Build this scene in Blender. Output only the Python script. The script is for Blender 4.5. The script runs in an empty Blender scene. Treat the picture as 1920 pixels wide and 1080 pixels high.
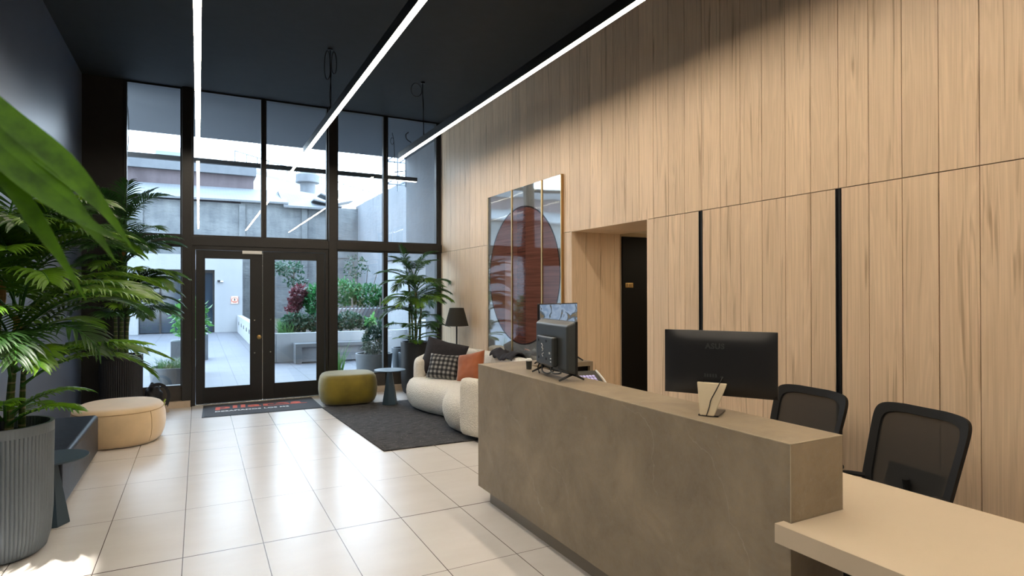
import bpy, bmesh, math, random
from mathutils import Vector, Matrix, noise
PI = math.pi
S = bpy.context.scene
C = S.collection
random.seed(7)

# ------------------------------------------------------------------ camera
cam = bpy.data.cameras.new('camera')
cam.sensor_width = 36.0
cam.lens = 36.0 * 1115.2 / 1920.0
cam.clip_start = 0.05
cam.clip_end = 400
cam.dof.use_dof = True
cam.dof.focus_distance = 4.6
cam.dof.aperture_fstop = 6.3
camo = bpy.data.objects.new('camera', cam)
C.objects.link(camo)
YAW, PITCH, ROLL = 0.4849, 0.0055, 0.0018
camo.matrix_world = (Matrix.Translation((0, 0, 1.6)) @ Matrix.Rotation(-YAW, 4, 'Z')
                     @ Matrix.Rotation(PI / 2 + PITCH, 4, 'X') @ Matrix.Rotation(-ROLL, 4, 'Z'))
S.camera = camo

# ------------------------------------------------------------------ world, exposure
S.view_settings.view_transform = 'Standard'
S.view_settings.look = 'None'
S.view_settings.gamma = 1.0
S.view_settings.use_curve_mapping = False
S.view_settings.exposure = 0.55
S.cycles.use_denoising = True
S.cycles.max_bounces = 10
S.cycles.transparent_max_bounces = 24
S.cycles.sample_clamp_indirect = 6.0
S.cycles.caustics_reflective = False
S.cycles.caustics_refractive = False
w = bpy.data.worlds.new('overcast_sky')
S.world = w
w.use_nodes = True
nt = w.node_tree
bg = nt.nodes['Background']
tc = nt.nodes.new('ShaderNodeTexCoord')
sx = nt.nodes.new('ShaderNodeSeparateXYZ')
rp = nt.nodes.new('ShaderNodeValToRGB')
nt.links.new(tc.outputs['Generated'], sx.inputs[0])
nt.links.new(sx.outputs['Z'], rp.inputs[0])
rp.color_ramp.elements[0].position = 0.0
rp.color_ramp.elements[0].color = (0.80, 0.90, 1.0, 1)
rp.color_ramp.elements[1].position = 0.7
rp.color_ramp.elements[1].color = (0.60, 0.78, 1.0, 1)
nt.links.new(rp.outputs[0], bg.inputs['Color'])
bg.inputs['Strength'].default_value = 8.0

def lamp(name, kind, loc, energy, color, rot=(0, 0, 0), size=None, size_y=None, spot=None, blend=None):
    d = bpy.data.lights.new(name, kind)
    d.energy = energy
    d.color = color
    if kind == 'AREA':
        d.shape = 'RECTANGLE'
        d.size = size
        d.size_y = size_y or size
    if kind == 'SPOT':
        d.spot_size = spot
        d.spot_blend = blend
        d.shadow_soft_size = size
    o = bpy.data.objects.new(name, d)
    o.location = loc
    o.rotation_euler = rot
    C.objects.link(o)
    return o

# low winter sun from behind the building, only reaching the far blocks and the court
sun = bpy.data.lights.new('sun', 'SUN')
sun.energy = 0.9
sun.color = (1.0, 0.96, 0.9)
sun.angle = 0.01
suno = bpy.data.objects.new('sun', sun)
suno.rotation_euler = (math.radians(38), 0, math.radians(24))
C.objects.link(suno)
# added unseen spot, makes the sunlit pool on pot and floor
spot = lamp('ceiling_spot', 'SPOT', (-1.08, 2.9, 4.40), 1300, (1.0, 0.95, 0.85), (math.radians(15.5), 0, math.radians(4)), 0.02, spot=math.radians(17), blend=0.25)

# ------------------------------------------------------------------ materials
class NG:
    def __init__(s, name):
        s.m = bpy.data.materials.new(name)
        s.m.use_nodes = True
        s.t = s.m.node_tree
        s.b = s.t.nodes['Principled BSDF']
        s.out = s.t.nodes['Material Output']
    def n(s, ty, ins=None, **kw):
        nd = s.t.nodes.new('ShaderNode' + ty)
        for k, v in kw.items():
            setattr(nd, k, v)
        for k, v in (ins or {}).items():
            s.set(nd.inputs[k], v)
        return nd
    def set(s, sock, v):
        if isinstance(v, bpy.types.NodeSocket):
            s.t.links.new(v, sock)
        elif isinstance(v, bpy.types.Node):
            s.t.links.new(v.outputs[0], sock)
        else:
            if isinstance(v, tuple) and len(v) == 3 and sock.type == 'RGBA':
                v = (*v, 1)
            sock.default_value = v
    def math(s, op, a, b=None, c=None):
        nd = s.n('Math', operation=op)
        s.set(nd.inputs[0], a)
        if b is not None: s.set(nd.inputs[1], b)
        if c is not None: s.set(nd.inputs[2], c)
        return nd.outputs[0]
    def mix(s, f, a, b, mode='MIX'):
        nd = s.n('MixRGB', blend_type=mode)
        s.set(nd.inputs[0], f); s.set(nd.inputs[1], a); s.set(nd.inputs[2], b)
        return nd.outputs[0]
    def ramp(s, f, stops):
        nd = s.n('ValToRGB')
        cr = nd.color_ramp
        while len(cr.elements) < len(stops): cr.elements.new(0.5)
        for e, (p, c) in zip(cr.elements, stops):
            e.position = p
            e.color = (*c, 1) if isinstance(c, tuple) else (c, c, c, 1)
        s.set(nd.inputs[0], f)
        return nd.outputs[0]
    def coords(s, kind='Object'):
        return s.n('TexCoord').outputs[kind]
    def noise(s, vec, scale, detail=4, rough=0.5, dist=0.0):
        nd = s.n('TexNoise', {'Vector': vec, 'Scale': scale, 'Detail': detail, 'Roughness': rough, 'Distortion': dist})
        return nd.outputs['Fac']
    def scale(s, vec, sc):
        nd = s.n('Mapping', {'Vector': vec})
        nd.inputs['Scale'].default_value = sc
        return nd.outputs[0]
    def bump(s, h, strength, dist=0.01):
        nd = s.n('Bump', {'Height': h, 'Strength': strength, 'Distance': dist})
        s.t.links.new(nd.outputs[0], s.b.inputs['Normal'])

def simple(name, col, rough=0.5, metal=0.0, var=0.0, vs=8.0, bump=0.0, bs=60.0, spec=None, coat=0.0, sheen=0.0, bd=0.002):
    g = NG(name)
    g.b.inputs['Roughness'].default_value = rough
    g.b.inputs['Metallic'].default_value = metal
    if spec is not None: g.b.inputs['Specular IOR Level'].default_value = spec
    if coat: g.b.inputs['Coat Weight'].default_value = coat
    if sheen: g.b.inputs['Sheen Weight'].default_value = sheen
    v = g.coords()
    n = g.noise(v, vs, 5)
    lo = tuple(c * (1 - var) for c in col)
    hi = tuple(min(1, c * (1 + var)) for c in col)
    g.set(g.b.inputs['Base Color'], g.ramp(n, [(0.3, lo), (0.7, hi)]))
    if bump:
        g.bump(g.noise(v, bs, 4), bump, bd)
    return g.m

def emit(name, col, st):
    g = NG(name)
    g.b.inputs['Base Color'].default_value = (*col, 1)
    g.b.inputs['Emission Color'].default_value = (*col, 1)
    g.b.inputs['Emission Strength'].default_value = st
    return g.m

def glass_mat(name, tint, f0=0.045, mx=0.6):
    g = NG(name)
    lw = g.n('LayerWeight', {'Blend': 0.5}).outputs['Facing']
    p = g.math('POWER', lw, 5.0)
    f = g.math('MINIMUM', g.math('ADD', g.math('MULTIPLY', p, 1 - f0), f0), mx)
    tr = g.n('BsdfTransparent', {'Color': tint})
    gl = g.n('BsdfGlossy', {'Color': (1, 1, 1), 'Roughness': 0.0})
    ms = g.n('MixShader', {0: f, 1: tr.outputs[0], 2: gl.outputs[0]})
    g.t.links.new(ms.outputs[0], g.out.inputs[0])
    return g.m

def wood_mat(name, light, dark, sp=0.195, off=0.056, axis='y', seam=2.256):
    g = NG(name)
    v = g.coords()
    s3 = g.n('SeparateXYZ', {0: v})
    x, y, z = s3.outputs
    h = g.math('ADD', x, y)
    pid = g.math('FLOOR', g.math('DIVIDE', g.math('SUBTRACT', y if axis == 'y' else h, off), sp))
    up = g.math('MULTIPLY', g.math('GREATER_THAN', z, seam), 37.0)
    pid = g.math('ADD', pid, up)
    rnd = g.n('TexWhiteNoise', {'W': pid}, noise_dimensions='1D').outputs['Value']
    ox = g.math('MULTIPLY', rnd, 37.0)
    cv = g.n('CombineXYZ', {0: g.math('ADD', h, ox), 1: g.math('MULTIPLY', rnd, 11.0), 2: g.math('ADD', g.math('MULTIPLY', z, 1.0), ox)}).outputs[0]
    # fine straight grain
    g1 = g.noise(g.scale(cv, (120, 3, 1.6)), 1.0, 6, 0.65)
    # broad tone and cathedral bands
    g2 = g.noise(g.scale(cv, (9, 3, 0.5)), 1.0, 3, 0.5, 0.8)
    wv = g.math('SINE', g.math('MULTIPLY', g2, 60.0))
    # dark heart streaks
    g3 = g.noise(g.scale(cv, (30, 3, 1.05)), 1.0, 2, 0.55, 0.6)
    st = g.ramp(g3, [(0.60, 0.0), (0.70, 1.0)])
    st = g.math('MULTIPLY', st, g.ramp(g.noise(g.scale(cv, (60, 3, 1.2)), 1.0, 3, .6), [(0.35, 0.35), (0.6, 1.0)]))
    base = g.mix(g.ramp(g1, [(0.3, 0.0), (0.75, 1.0)]), tuple(c * 1.04 for c in light), tuple(a * .72 + b * .28 for a, b in zip(light, dark)))
    base = g.mix(g.math('MULTIPLY', g.math('ADD', wv, 1.0), 0.06), base, dark)
    base = g.mix(g.math('MULTIPLY', st, 0.62), base, dark)
    tone = g.math('ADD', 0.93, g.math('MULTIPLY', rnd, 0.12))
    hs = g.n('HueSaturation', {'Value': tone, 'Color': base})
    g.set(g.b.inputs['Base Color'], hs.outputs[0])
    g.b.inputs['Roughness'].default_value = 0.42
    g.b.inputs['Specular IOR Level'].default_value = 0.35
    g.bump(g1, 0.12, 0.001)
    return g.m

def tile_mat():
    g = NG('porcelain_floor_tile')
    s3 = g.n('SeparateXYZ', {0: g.coords()})
    x, y, z = s3.outputs
    ux = g.math('DIVIDE', g.math('ADD', x, 0.083), 0.45)
    uy = g.math('DIVIDE', g.math('SUBTRACT', y, 4.098), 0.8944)
    fx = g.math('ABSOLUTE', g.math('SUBTRACT', g.math('FRACT', ux), 0.5))
    fy = g.math('ABSOLUTE', g.math('SUBTRACT', g.math('FRACT', uy), 0.5))
    gx = g.math('GREATER_THAN', fx, 0.5 - 0.0025 / 0.45)
    gy = g.math('GREATER_THAN', fy, 0.5 - 0.0022 / 0.8944)
    # every fourth joint across the room is wider
    m4 = g.math('ABSOLUTE', g.math('SUBTRACT', g.math('FRACT', g.math('DIVIDE', uy, 4.0)), 0.5))
    g4 = g.math('GREATER_THAN', m4, 0.5 - 0.005 / 3.578)
    gr = g.math('MAXIMUM', g.math('MAXIMUM', gx, gy), g4)
    pid = g.math('ADD', g.math('MULTIPLY', g.math('FLOOR', ux), 7.3), g.math('MULTIPLY', g.math('FLOOR', uy), 13.7))
    rnd = g.n('TexWhiteNoise', {'W': pid}, noise_dimensions='1D').outputs['Value']
    v = g.n('CombineXYZ', {0: g.math('ADD', x, g.math('MULTIPLY', rnd, 9.0)), 1: g.math('ADD', y, g.math('MULTIPLY', rnd, 5.0)), 2: rnd}).outputs[0]
    n1 = g.noise(g.scale(v, (2.0, 5.0, 1)), 1.0, 6, 0.6)
    n2 = g.noise(v, 90.0, 3, 0.6)
    col = g.ramp(n1, [(0.3, (0.62, 0.585, 0.555)), (0.7, (0.67, 0.64, 0.61))])
    col = g.mix(g.math('MULTIPLY', n2, 0.06), col, (0.50, 0.42, 0.34))
    g.set(g.b.inputs['Base Color'], g.mix(gr, col, (0.12, 0.09, 0.08)))
    g.b.inputs['Roughness'].default_value = 0.27
    g.b.inputs['Specular IOR Level'].default_value = 0.5
    g.bump(g.math('MULTIPLY', gr, -1.0), 0.25, 0.002)
    return g.m

def paver_mat():
    g = NG('courtyard_paving')
    s3 = g.n('SeparateXYZ', {0: g.coords()})
    x, y, z = s3.outputs
    ux = g.math('DIVIDE', x, 0.6); uy = g.math('DIVIDE', y, 0.6)
    fx = g.math('ABSOLUTE', g.math('SUBTRACT', g.math('FRACT', ux), 0.5))
    fy = g.math('ABSOLUTE', g.math('SUBTRACT', g.math('FRACT', uy), 0.5))
    gr = g.math('MAXIMUM', g.math('GREATER_THAN', fx, 0.486), g.math('GREATER_THAN', fy, 0.486))
    n1 = g.noise(g.coords(), 1.5, 6, 0.6)
    col = g.ramp(n1, [(0.3, (0.088, 0.093, 0.108)), (0.7, (0.108, 0.113, 0.130))])
    g.set(g.b.inputs['Base Color'], g.mix(gr, col, (0.045, 0.048, 0.055)))
    g.b.inputs['Roughness'].default_value = 0.55
    return g.m

def stone_mat():
    g = NG('grey_brown_slate_slab')
    v = g.coords()
    wob = g.noise(v, 1.3, 4, 0.6)
    n1 = g.noise(v, 3.0, 8, 0.65, 0.4)
    n2 = g.noise(v, 40.0, 5, 0.7)
    col = g.ramp(n1, [(0.32, (0.205, 0.160, 0.104)), (0.68, (0.350, 0.280, 0.190))])
    col = g.mix(g.math('MULTIPLY', g.ramp(n2, [(0.38, 0.0), (0.68, 1.0)]), 0.34), col, (0.26, 0.235, 0.20))
    # thin pale veins running diagonally down the slab
    s3 = g.n('SeparateXYZ', {0: v})
    x, y, z = s3.outputs
    d = g.math('ADD', g.math('ADD', g.math('MULTIPLY', y, 1.0), g.math('MULTIPLY', z, -0.62)), g.math('MULTIPLY', x, 0.4))
    k = g.math('ADD', g.math('MULTIPLY', d, 2.1), g.math('MULTIPLY', g.noise(v, 2.2, 5, 0.55), 1.5))
    fr = g.math('ABSOLUTE', g.math('SUBTRACT', g.math('FRACT', k), 0.5))
    vein = g.ramp(fr, [(0.0, 1.0), (0.012, 0.0)])
    vein = g.math('MULTIPLY', vein, g.ramp(g.noise(v, 2.0, 3), [(0.42, 0.0), (0.60, 1.0)]))
    k2 = g.math('ADD', g.math('MULTIPLY', d, 14.0), g.math('MULTIPLY', g.noise(v, 5.0, 5, 0.6), 3.0))
    fr2 = g.math('ABSOLUTE', g.math('SUBTRACT', g.math('FRACT', k2), 0.5))
    vein2 = g.math('MULTIPLY', g.ramp(fr2, [(0.0, 1.0), (0.03, 0.0)]), g.ramp(g.noise(v, 4.0, 3), [(0.42, 0.0), (0.65, 0.7)]))
    col = g.mix(g.math('MULTIPLY', vein, 0.55), col, (0.42, 0.37, 0.30))
    col = g.mix(g.math('MULTIPLY', vein2, 0.5), col, (0.36, 0.32, 0.26))
    g.set(g.b.inputs['Base Color'], col)
    g.b.inputs['Roughness'].default_value = 0.45
    g.bump(g.math('ADD', n2, g.math('MULTIPLY', n1, 2.0)), 0.3, 0.003)
    return g.m

def render_wall_mat(name, a, b, sc=1.2, bs=14, bstr=0.5, streak=True, rough=0.9):
    g = NG(name)
    v = g.coords()
    n1 = g.noise(v, sc, 7, 0.65)
    n2 = g.noise(g.scale(v, (1.6, 1.6, 0.18)), 1.6, 4, 0.6)
    f = g.math('ADD', g.math('MULTIPLY', n1, 0.6), g.math('MULTIPLY', n2, 0.4)) if streak else n1
    g.set(g.b.inputs['Base Color'], g.ramp(f, [(0.35, a), (0.65, b)]))
    g.b.inputs['Roughness'].default_value = rough
    g.bump(g.noise(g.scale(v, (1, 1, 2.2)), bs * 0.25, 8, 0.7), bstr, 0.05)
    return g.m

def art_mat():
    g = NG('printed_mirror_artwork')
    s3 = g.n('SeparateXYZ', {0: g.coords()})
    x, y, z = s3.outputs
    ey = g.math('DIVIDE', g.math('SUBTRACT', y, 6.58), 0.905)
    ez = g.math('DIVIDE', g.math('SUBTRACT', z, 1.80), 0.86)
    r = g.math('ADD', g.math('MULTIPLY', ey, ey), g.math('MULTIPLY', ez, ez))
    ins = g.math('LESS_THAN', r, 1.0)
    rim = g.math('MULTIPLY', g.math('LESS_THAN', r, 1.03), g.math('GREATER_THAN', r, 0.985))
    v = g.n('CombineXYZ', {0: x, 1: y, 2: z}).outputs[0]
    gr = g.noise(g.scale(v, (1, 1.2, 60)), 1.0, 4, 0.6)
    col = g.ramp(gr, [(0.3, (0.085, 0.032, 0.024)), (0.7, (0.15, 0.060, 0.042))])
    # dark middle band and a paler band low inside the oval
    b1 = g.math('LESS_THAN', g.math('ABSOLUTE', g.math('SUBTRACT', y, 6.58)), 0.11)
    b2 = g.math('MULTIPLY', g.math('LESS_THAN', g.math('ABSOLUTE', g.math('SUBTRACT', y, 6.93)), 0.10), g.math('LESS_THAN', z, 2.0))
    col = g.mix(g.math('MULTIPLY', b1, 0.5), col, (0.05, 0.012, 0.010))
    col = g.mix(g.math('MULTIPLY', b2, 0.4), col, (0.42, 0.26, 0.24))
    pale = g.mix(g.noise(v, 3.0, 4), (0.42, 0.43, 0.42), (0.55, 0.56, 0.55))
    col = g.mix(ins, pale, col)
    col = g.mix(rim, col, (0.05, 0.03, 0.03))
    g.set(g.b.inputs['Base Color'], col)
    g.set(g.b.inputs['Metallic'], g.math('SUBTRACT', 0.72, g.math('MULTIPLY', ins, 0.72)))
    g.b.inputs['Roughness'].default_value = 0.04
    g.b.inputs['Specular IOR Level'].default_value = 0.75
    h = g.noise(v, 1.6, 1, 0.4)
    nd = g.n('Bump', {'Height': h, 'Strength': 0.3, 'Distance': 0.012})
    g.t.links.new(nd.outputs[0], g.b.inputs['Normal'])
    return g.m

def check_mat():
    g = NG('black_and_grey_check_cloth')
    s3 = g.n('SeparateXYZ', {0: g.coords('UV')})
    u, v, _ = s3.outputs
    a = g.math('GREATER_THAN', g.math('SINE', g.math('MULTIPLY', u, 2 * PI * 7.0)), 0.0)
    b = g.math('GREATER_THAN', g.math('SINE', g.math('MULTIPLY', v, 2 * PI * 5.5)), 0.0)
    f = g.math('MULTIPLY', g.math('ADD', a, b), 0.5)
    g.set(g.b.inputs['Base Color'], g.ramp(f, [(0.0, (0.012, 0.012, 0.014)), (0.5, (0.06, 0.06, 0.062)), (1.0, (0.26, 0.255, 0.24))]))
    g.b.inputs['Roughness'].default_value = 0.95
    g.bump(g.noise(g.coords('UV'), 200, 2), 0.2, 0.002)
    return g.m

def leaf_mat(name, a, b, rough=0.43, sc=6.0, trans=0.25):
    g = NG(name)
    v = g.coords()
    n1 = g.noise(v, sc, 4, 0.6)
    g.set(g.b.inputs['Base Color'], g.ramp(n1, [(0.35, a), (0.65, b)]))
    g.b.inputs['Roughness'].default_value = rough
    tl = g.n('BsdfTranslucent', {'Color': tuple(c * 1.6 for c in b)})
    ms = g.n('MixShader', {0: trans, 1: g.b.outputs[0], 2: tl.outputs[0]})
    g.t.links.new(ms.outputs[0], g.out.inputs[0])
    return g.m

def mesh_fabric():
    g = NG('black_chair_mesh')
    g.b.inputs['Base Color'].default_value = (0.012, 0.012, 0.012, 1)
    g.b.inputs['Roughness'].default_value = 0.9
    v = g.coords()
    n1 = g.noise(v, 30, 2)
    tr = g.n('BsdfTransparent', {'Color': (1, 1, 1)})
    ms = g.n('MixShader', {0: 0.915, 1: tr.outputs[0], 2: g.b.outputs[0]})
    g.t.links.new(ms.outputs[0], g.out.inputs[0])
    return g.m

def corrugated_mat():
    g = NG('corrugated_metal_roofing')
    s3 = g.n('SeparateXYZ', {0: g.coords()})
    x = s3.outputs[0]
    sv = g.math('SINE', g.math('MULTIPLY', x, 2 * PI / 0.12))
    n1 = g.noise(g.coords(), 1.2, 6, 0.65)
    col = g.ramp(n1, [(0.3, (0.0690, 0.0780, 0.0870)), (0.7, (0.1020, 0.1110, 0.1200))])
    g.set(g.b.inputs['Base Color'], g.mix(g.math('MULTIPLY', g.math('GREATER_THAN', sv, 0.3), 0.25), col, (0.1080, 0.1200, 0.1380)))
    g.b.inputs['Roughness'].default_value = 0.6
    return g.m

def bark_mat():
    g = NG('ringed_palm_stem')
    s3 = g.n('SeparateXYZ', {0: g.coords()})
    z = s3.outputs[2]
    r = g.math('GREATER_THAN', g.math('SINE', g.math('ADD', g.math('MULTIPLY', z, 2 * PI / 0.055), g.math('MULTIPLY', g.noise(g.coords(), 20), 2.0))), 0.8)
    n1 = g.noise(g.coords(), 40, 4)
    col = g.ramp(n1, [(0.35, (0.035, 0.075, 0.015)), (0.7, (0.12, 0.17, 0.04))])
    g.set(g.b.inputs['Base Color'], g.mix(r, col, (0.26, 0.24, 0.12)))
    g.b.inputs['Roughness'].default_value = 0.5
    return g.m

M = {}
M['wood'] = wood_mat('oak_plank_panelling', (0.78, 0.59, 0.405), (0.27, 0.165, 0.085))
M['tile'] = tile_mat()
M['paver'] = paver_mat()
M['stone'] = stone_mat()
M['art'] = art_mat()
M['check'] = check_mat()
M['mesh'] = mesh_fabric()
M['roof'] = corrugated_mat()
M['stem'] = bark_mat()
M['ceiling'] = simple('charcoal_ceiling_paint', (0.021, 0.028, 0.034), 0.75, var=0.08)
M['leftwall'] = simple('slate_grey_wall_paint', (0.115, 0.145, 0.21), 0.38, spec=0.8, var=0.05, vs=2, bump=0.05, bs=200)
M['frame'] = simple('dark_bronze_frame', (0.012, 0.0105, 0.009), 0.42, metal=0.0, var=0.15, vs=20)
M['door'] = simple('black_door_paint', (0.007, 0.007, 0.0065), 0.45, var=0.1)
M['darkpanel'] = simple('dark_brown_panel', (0.020, 0.018, 0.016), 0.6, var=0.1)
M['kick'] = simple('bronze_kick_panel', (0.055, 0.045, 0.036), 0.5, var=0.1)
M['plinth'] = simple('beige_tile_skirting', (0.55, 0.44, 0.33), 0.4, var=0.08)
M['backing'] = simple('dark_joint_backing', (0.02, 0.010, 0.005), 0.95)
M['blackmetal'] = simple('matt_black_metal', (0.008, 0.009, 0.010), 0.4)
M['cream_wall'] = simple('cream_paint', (0.62, 0.52, 0.38), 0.7)
M['glass'] = glass_mat('clear_window_glass', (0.93, 0.96, 0.97))
M['led'] = emit('warm_led_diffuser', (1.0, 0.87, 0.70), 38.0)
M['led_out'] = emit('cool_led_diffuser', (1.0, 0.97, 0.92), 4.0)
M['housing'] = simple('black_anodised_profile', (0.03, 0.028, 0.026), 0.35, metal=0.5)
M['counter'] = simple('pale_beige_laminate', (0.60, 0.50, 0.37), 0.42, var=0.03, vs=3)
M['deskpanel'] = simple('dark_grey_panel', (0.05, 0.05, 0.052), 0.5)
M['toekick'] = simple('brushed_toe_kick', (0.22, 0.19, 0.15), 0.35, metal=0.3)
M['plastic'] = simple('black_plastic', (0.010, 0.010, 0.011), 0.38, var=0.1, bump=0.05, bs=400)
M['chairblack'] = simple('satin_black_chair_plastic', (0.006, 0.006, 0.0062), 0.6, spec=0.3)
M['plastic2'] = simple('charcoal_plastic', (0.045, 0.048, 0.046), 0.38, var=0.08)
M['glossblack'] = simple('black_screen_glass', (0.012, 0.018, 0.028), 0.03, coat=1.0)
M['bone'] = simple('cream_plastic', (0.78, 0.66, 0.46), 0.35)
M['white'] = simple('white_plastic', (0.8, 0.8, 0.78), 0.4)
M['chrome'] = simple('brushed_steel', (0.62, 0.60, 0.56), 0.25, metal=1.0)
M['brass'] = simple('brass_edge', (0.48, 0.31, 0.13), 0.3, metal=0.9)
M['boucle'] = simple('cream_boucle', (0.76, 0.71, 0.62), 0.95, var=0.08, vs=45, bump=1.0, bs=75, sheen=0.2, bd=0.014)
M['olive'] = simple('olive_velvet', (0.18, 0.135, 0.006), 0.75, var=0.22, vs=5, bump=0.1, bs=90, sheen=0.3)
M['sand'] = simple('sand_velvet', (0.66, 0.49, 0.29), 0.75, var=0.10, vs=4, bump=0.1, bs=90, sheen=0.6)
M['leather'] = simple('dark_navy_leather', (0.012, 0.018, 0.030), 0.42, spec=0.25, var=0.35, vs=14, bump=0.35, bs=45, bd=0.004)
M['navy'] = simple('dusty_navy_metal', (0.032, 0.060, 0.085), 0.42, var=0.05)
M['blackcloth'] = simple('black_linen', (0.022, 0.020, 0.024), 0.95, var=0.15, vs=30, bump=0.4, bs=220)
M['rust'] = simple('rust_velvet', (0.30, 0.075, 0.016), 0.8, var=0.2, vs=6, sheen=0.4)
M['shade'] = simple('black_lampshade', (0.018, 0.016, 0.012), 0.8, bump=0.2, bs=300)
M['rug'] = None
g = NG('charcoal_woven_rug')
v = g.coords()
wv = g.noise(g.scale(v, (9, 60, 10)), 1.0, 3, 0.7)
fl = g.noise(v, 55, 2, 0.5)
g.set(g.b.inputs['Base Color'], g.mix(g.ramp(fl, [(0.66, 0.0), (0.72, 0.6)]), g.ramp(wv, [(0.35, (0.012, 0.012, 0.014)), (0.65, (0.075, 0.072, 0.074))]), (0.30, 0.26, 0.20)))
g.b.inputs['Roughness'].default_value = 1.0
g.bump(wv, 1.0, 0.008)
M['rug'] = g.m
M['mat'] = simple('grey_ribbed_doormat', (0.045, 0.046, 0.052), 0.95, var=0.25, vs=70, bump=0.6, bs=150)
M['matedge'] = simple('rubber_mat_edge', (0.012, 0.012, 0.014), 0.7)
M['orange'] = simple('orange_mat_lettering', (0.62, 0.115, 0.07), 0.9)
M['offwhite'] = simple('off_white_mat_lettering', (0.62, 0.62, 0.62), 0.9)
M['potgrey'] = simple('blue_grey_planter', (0.135, 0.160, 0.185), 0.5, var=0.06)
M['potblack'] = simple('black_planter', (0.012, 0.012, 0.014), 0.5, var=0.1)
M['potout'] = simple('pale_grey_concrete_planter', (0.0900, 0.1080, 0.1260), 0.55, var=0.12, vs=3)
M['soil'] = simple('dark_potting_soil', (0.02, 0.014, 0.01), 1.0, var=0.4, vs=40, bump=1.0, bs=50)
M['leaf'] = leaf_mat('palm_leaf_green', (0.026, 0.085, 0.004), (0.11, 0.23, 0.012))
M['leafdark'] = leaf_mat('dark_palm_leaf', (0.010, 0.040, 0.008), (0.034, 0.095, 0.016))
M['leafbright'] = leaf_mat('young_palm_leaf', (0.05, 0.15, 0.006), (0.15, 0.33, 0.015), sc=9)
M['leafnear'] = leaf_mat('near_palm_leaf', (0.008, 0.045, 0.0003), (0.065, 0.19, 0.001), sc=30, rough=0.8)
M['petiole'] = simple('green_leaf_stalk', (0.035, 0.13, 0.015), 0.4, var=0.2, vs=20)
M['sheath'] = simple('dry_brown_sheath', (0.33, 0.18, 0.06), 0.85, var=0.35, vs=25, bump=0.6, bs=60)
M['bush'] = leaf_mat('shrub_leaf', (0.0090, 0.0690, 0.0225), (0.0270, 0.1518, 0.0405), sc=3)
M['bushdark'] = leaf_mat('dark_shrub_leaf', (0.0055, 0.0302, 0.0180), (0.0156, 0.0648, 0.0324), sc=3)
M['bushred'] = leaf_mat('red_shrub_leaf', (0.0480, 0.0094, 0.0156), (0.1056, 0.0234, 0.0312), sc=3)
M['grass'] = leaf_mat('grass_green', (0.0192, 0.0684, 0.0210), (0.0672, 0.1710, 0.0504), sc=3)
M['lime'] = leaf_mat('light_green_leaf', (0.0312, 0.1350, 0.0360), (0.0936, 0.2520, 0.0648), sc=3)
M['twig'] = simple('grey_brown_bark', (0.10, 0.085, 0.07), 0.9, var=0.2, vs=20)
M['stucco'] = render_wall_mat('rough_grey_render', (0.0780, 0.0870, 0.0960), (0.1560, 0.1680, 0.1740), 1.4, 9, 1.0)
M['concrete'] = render_wall_mat('smooth_concrete', (0.0780, 0.0870, 0.0990), (0.1080, 0.1200, 0.1350), 1.4, 30, 0.2)
M['concrete2'] = render_wall_mat('pale_concrete', (0.1140, 0.1260, 0.1410), (0.1680, 0.1800, 0.1980), 0.9, 16, 0.4)
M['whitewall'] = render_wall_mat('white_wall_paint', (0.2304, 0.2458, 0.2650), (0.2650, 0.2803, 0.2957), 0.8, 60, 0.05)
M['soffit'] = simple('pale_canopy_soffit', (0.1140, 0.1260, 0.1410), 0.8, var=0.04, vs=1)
M['brownblock'] = render_wall_mat('mauve_brown_cladding', (0.0480, 0.0390, 0.0450), (0.0900, 0.0750, 0.0840), 0.6, 8, 0.3)
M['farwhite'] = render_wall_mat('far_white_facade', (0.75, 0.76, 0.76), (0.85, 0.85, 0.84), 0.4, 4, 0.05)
M['fargrey'] = simple('far_grey_slab', (0.2520, 0.2640, 0.2760), 0.8)
M['farpane'] = simple('pale_far_glazing', (0.1200, 0.1560, 0.1680), 0.5)
M['darkglass'] = simple('dark_tinted_glazing', (0.018, 0.03, 0.045), 0.12, var=0.3, vs=1.5)
M['benchgrey'] = render_wall_mat('grey_bench_concrete', (0.0660, 0.0720, 0.0780), (0.0960, 0.1050, 0.1140), 2, 20, 0.1)
M['slat'] = simple('dark_wood_slat', (0.10, 0.09, 0.10), 0.8)  # slatted shadow on the white wall, painted as solid dark bars
M['steel'] = simple('galvanised_steel', (0.18, 0.22, 0.27), 0.5, metal=0.4)
M['signpale'] = simple('pale_sign_face', (0.66, 0.55, 0.48), 0.5)
M['signred'] = simple('red_sign_ring', (0.45, 0.13, 0.08), 0.5)
M['signblack'] = simple('black_sign_figure', (0.02, 0.02, 0.02), 0.5)
M['gold'] = simple('brass_door_sign', (0.42, 0.27, 0.10), 0.35, metal=0.7)
M['keypad'] = emit('lit_lilac_keypad', (0.42, 0.38, 0.62), 0.35)
M['seam'] = simple('stitched_seam', (0.40, 0.27, 0.14), 0.9)
M['strap'] = simple('black_webbing', (0.012, 0.012, 0.014), 0.7, var=0.3, vs=40)
M['neon'] = simple('lime_webbing', (0.35, 0.50, 0.05), 0.6)
M['bagtrim'] = simple('tan_strap_end', (0.45, 0.36, 0.27), 0.6)
M['blackwall'] = simple('near_black_door_face', (0.003, 0.0025, 0.0025), 0.6, spec=0.15)  # black door face, also the painted shade inside the desk shelf
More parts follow.
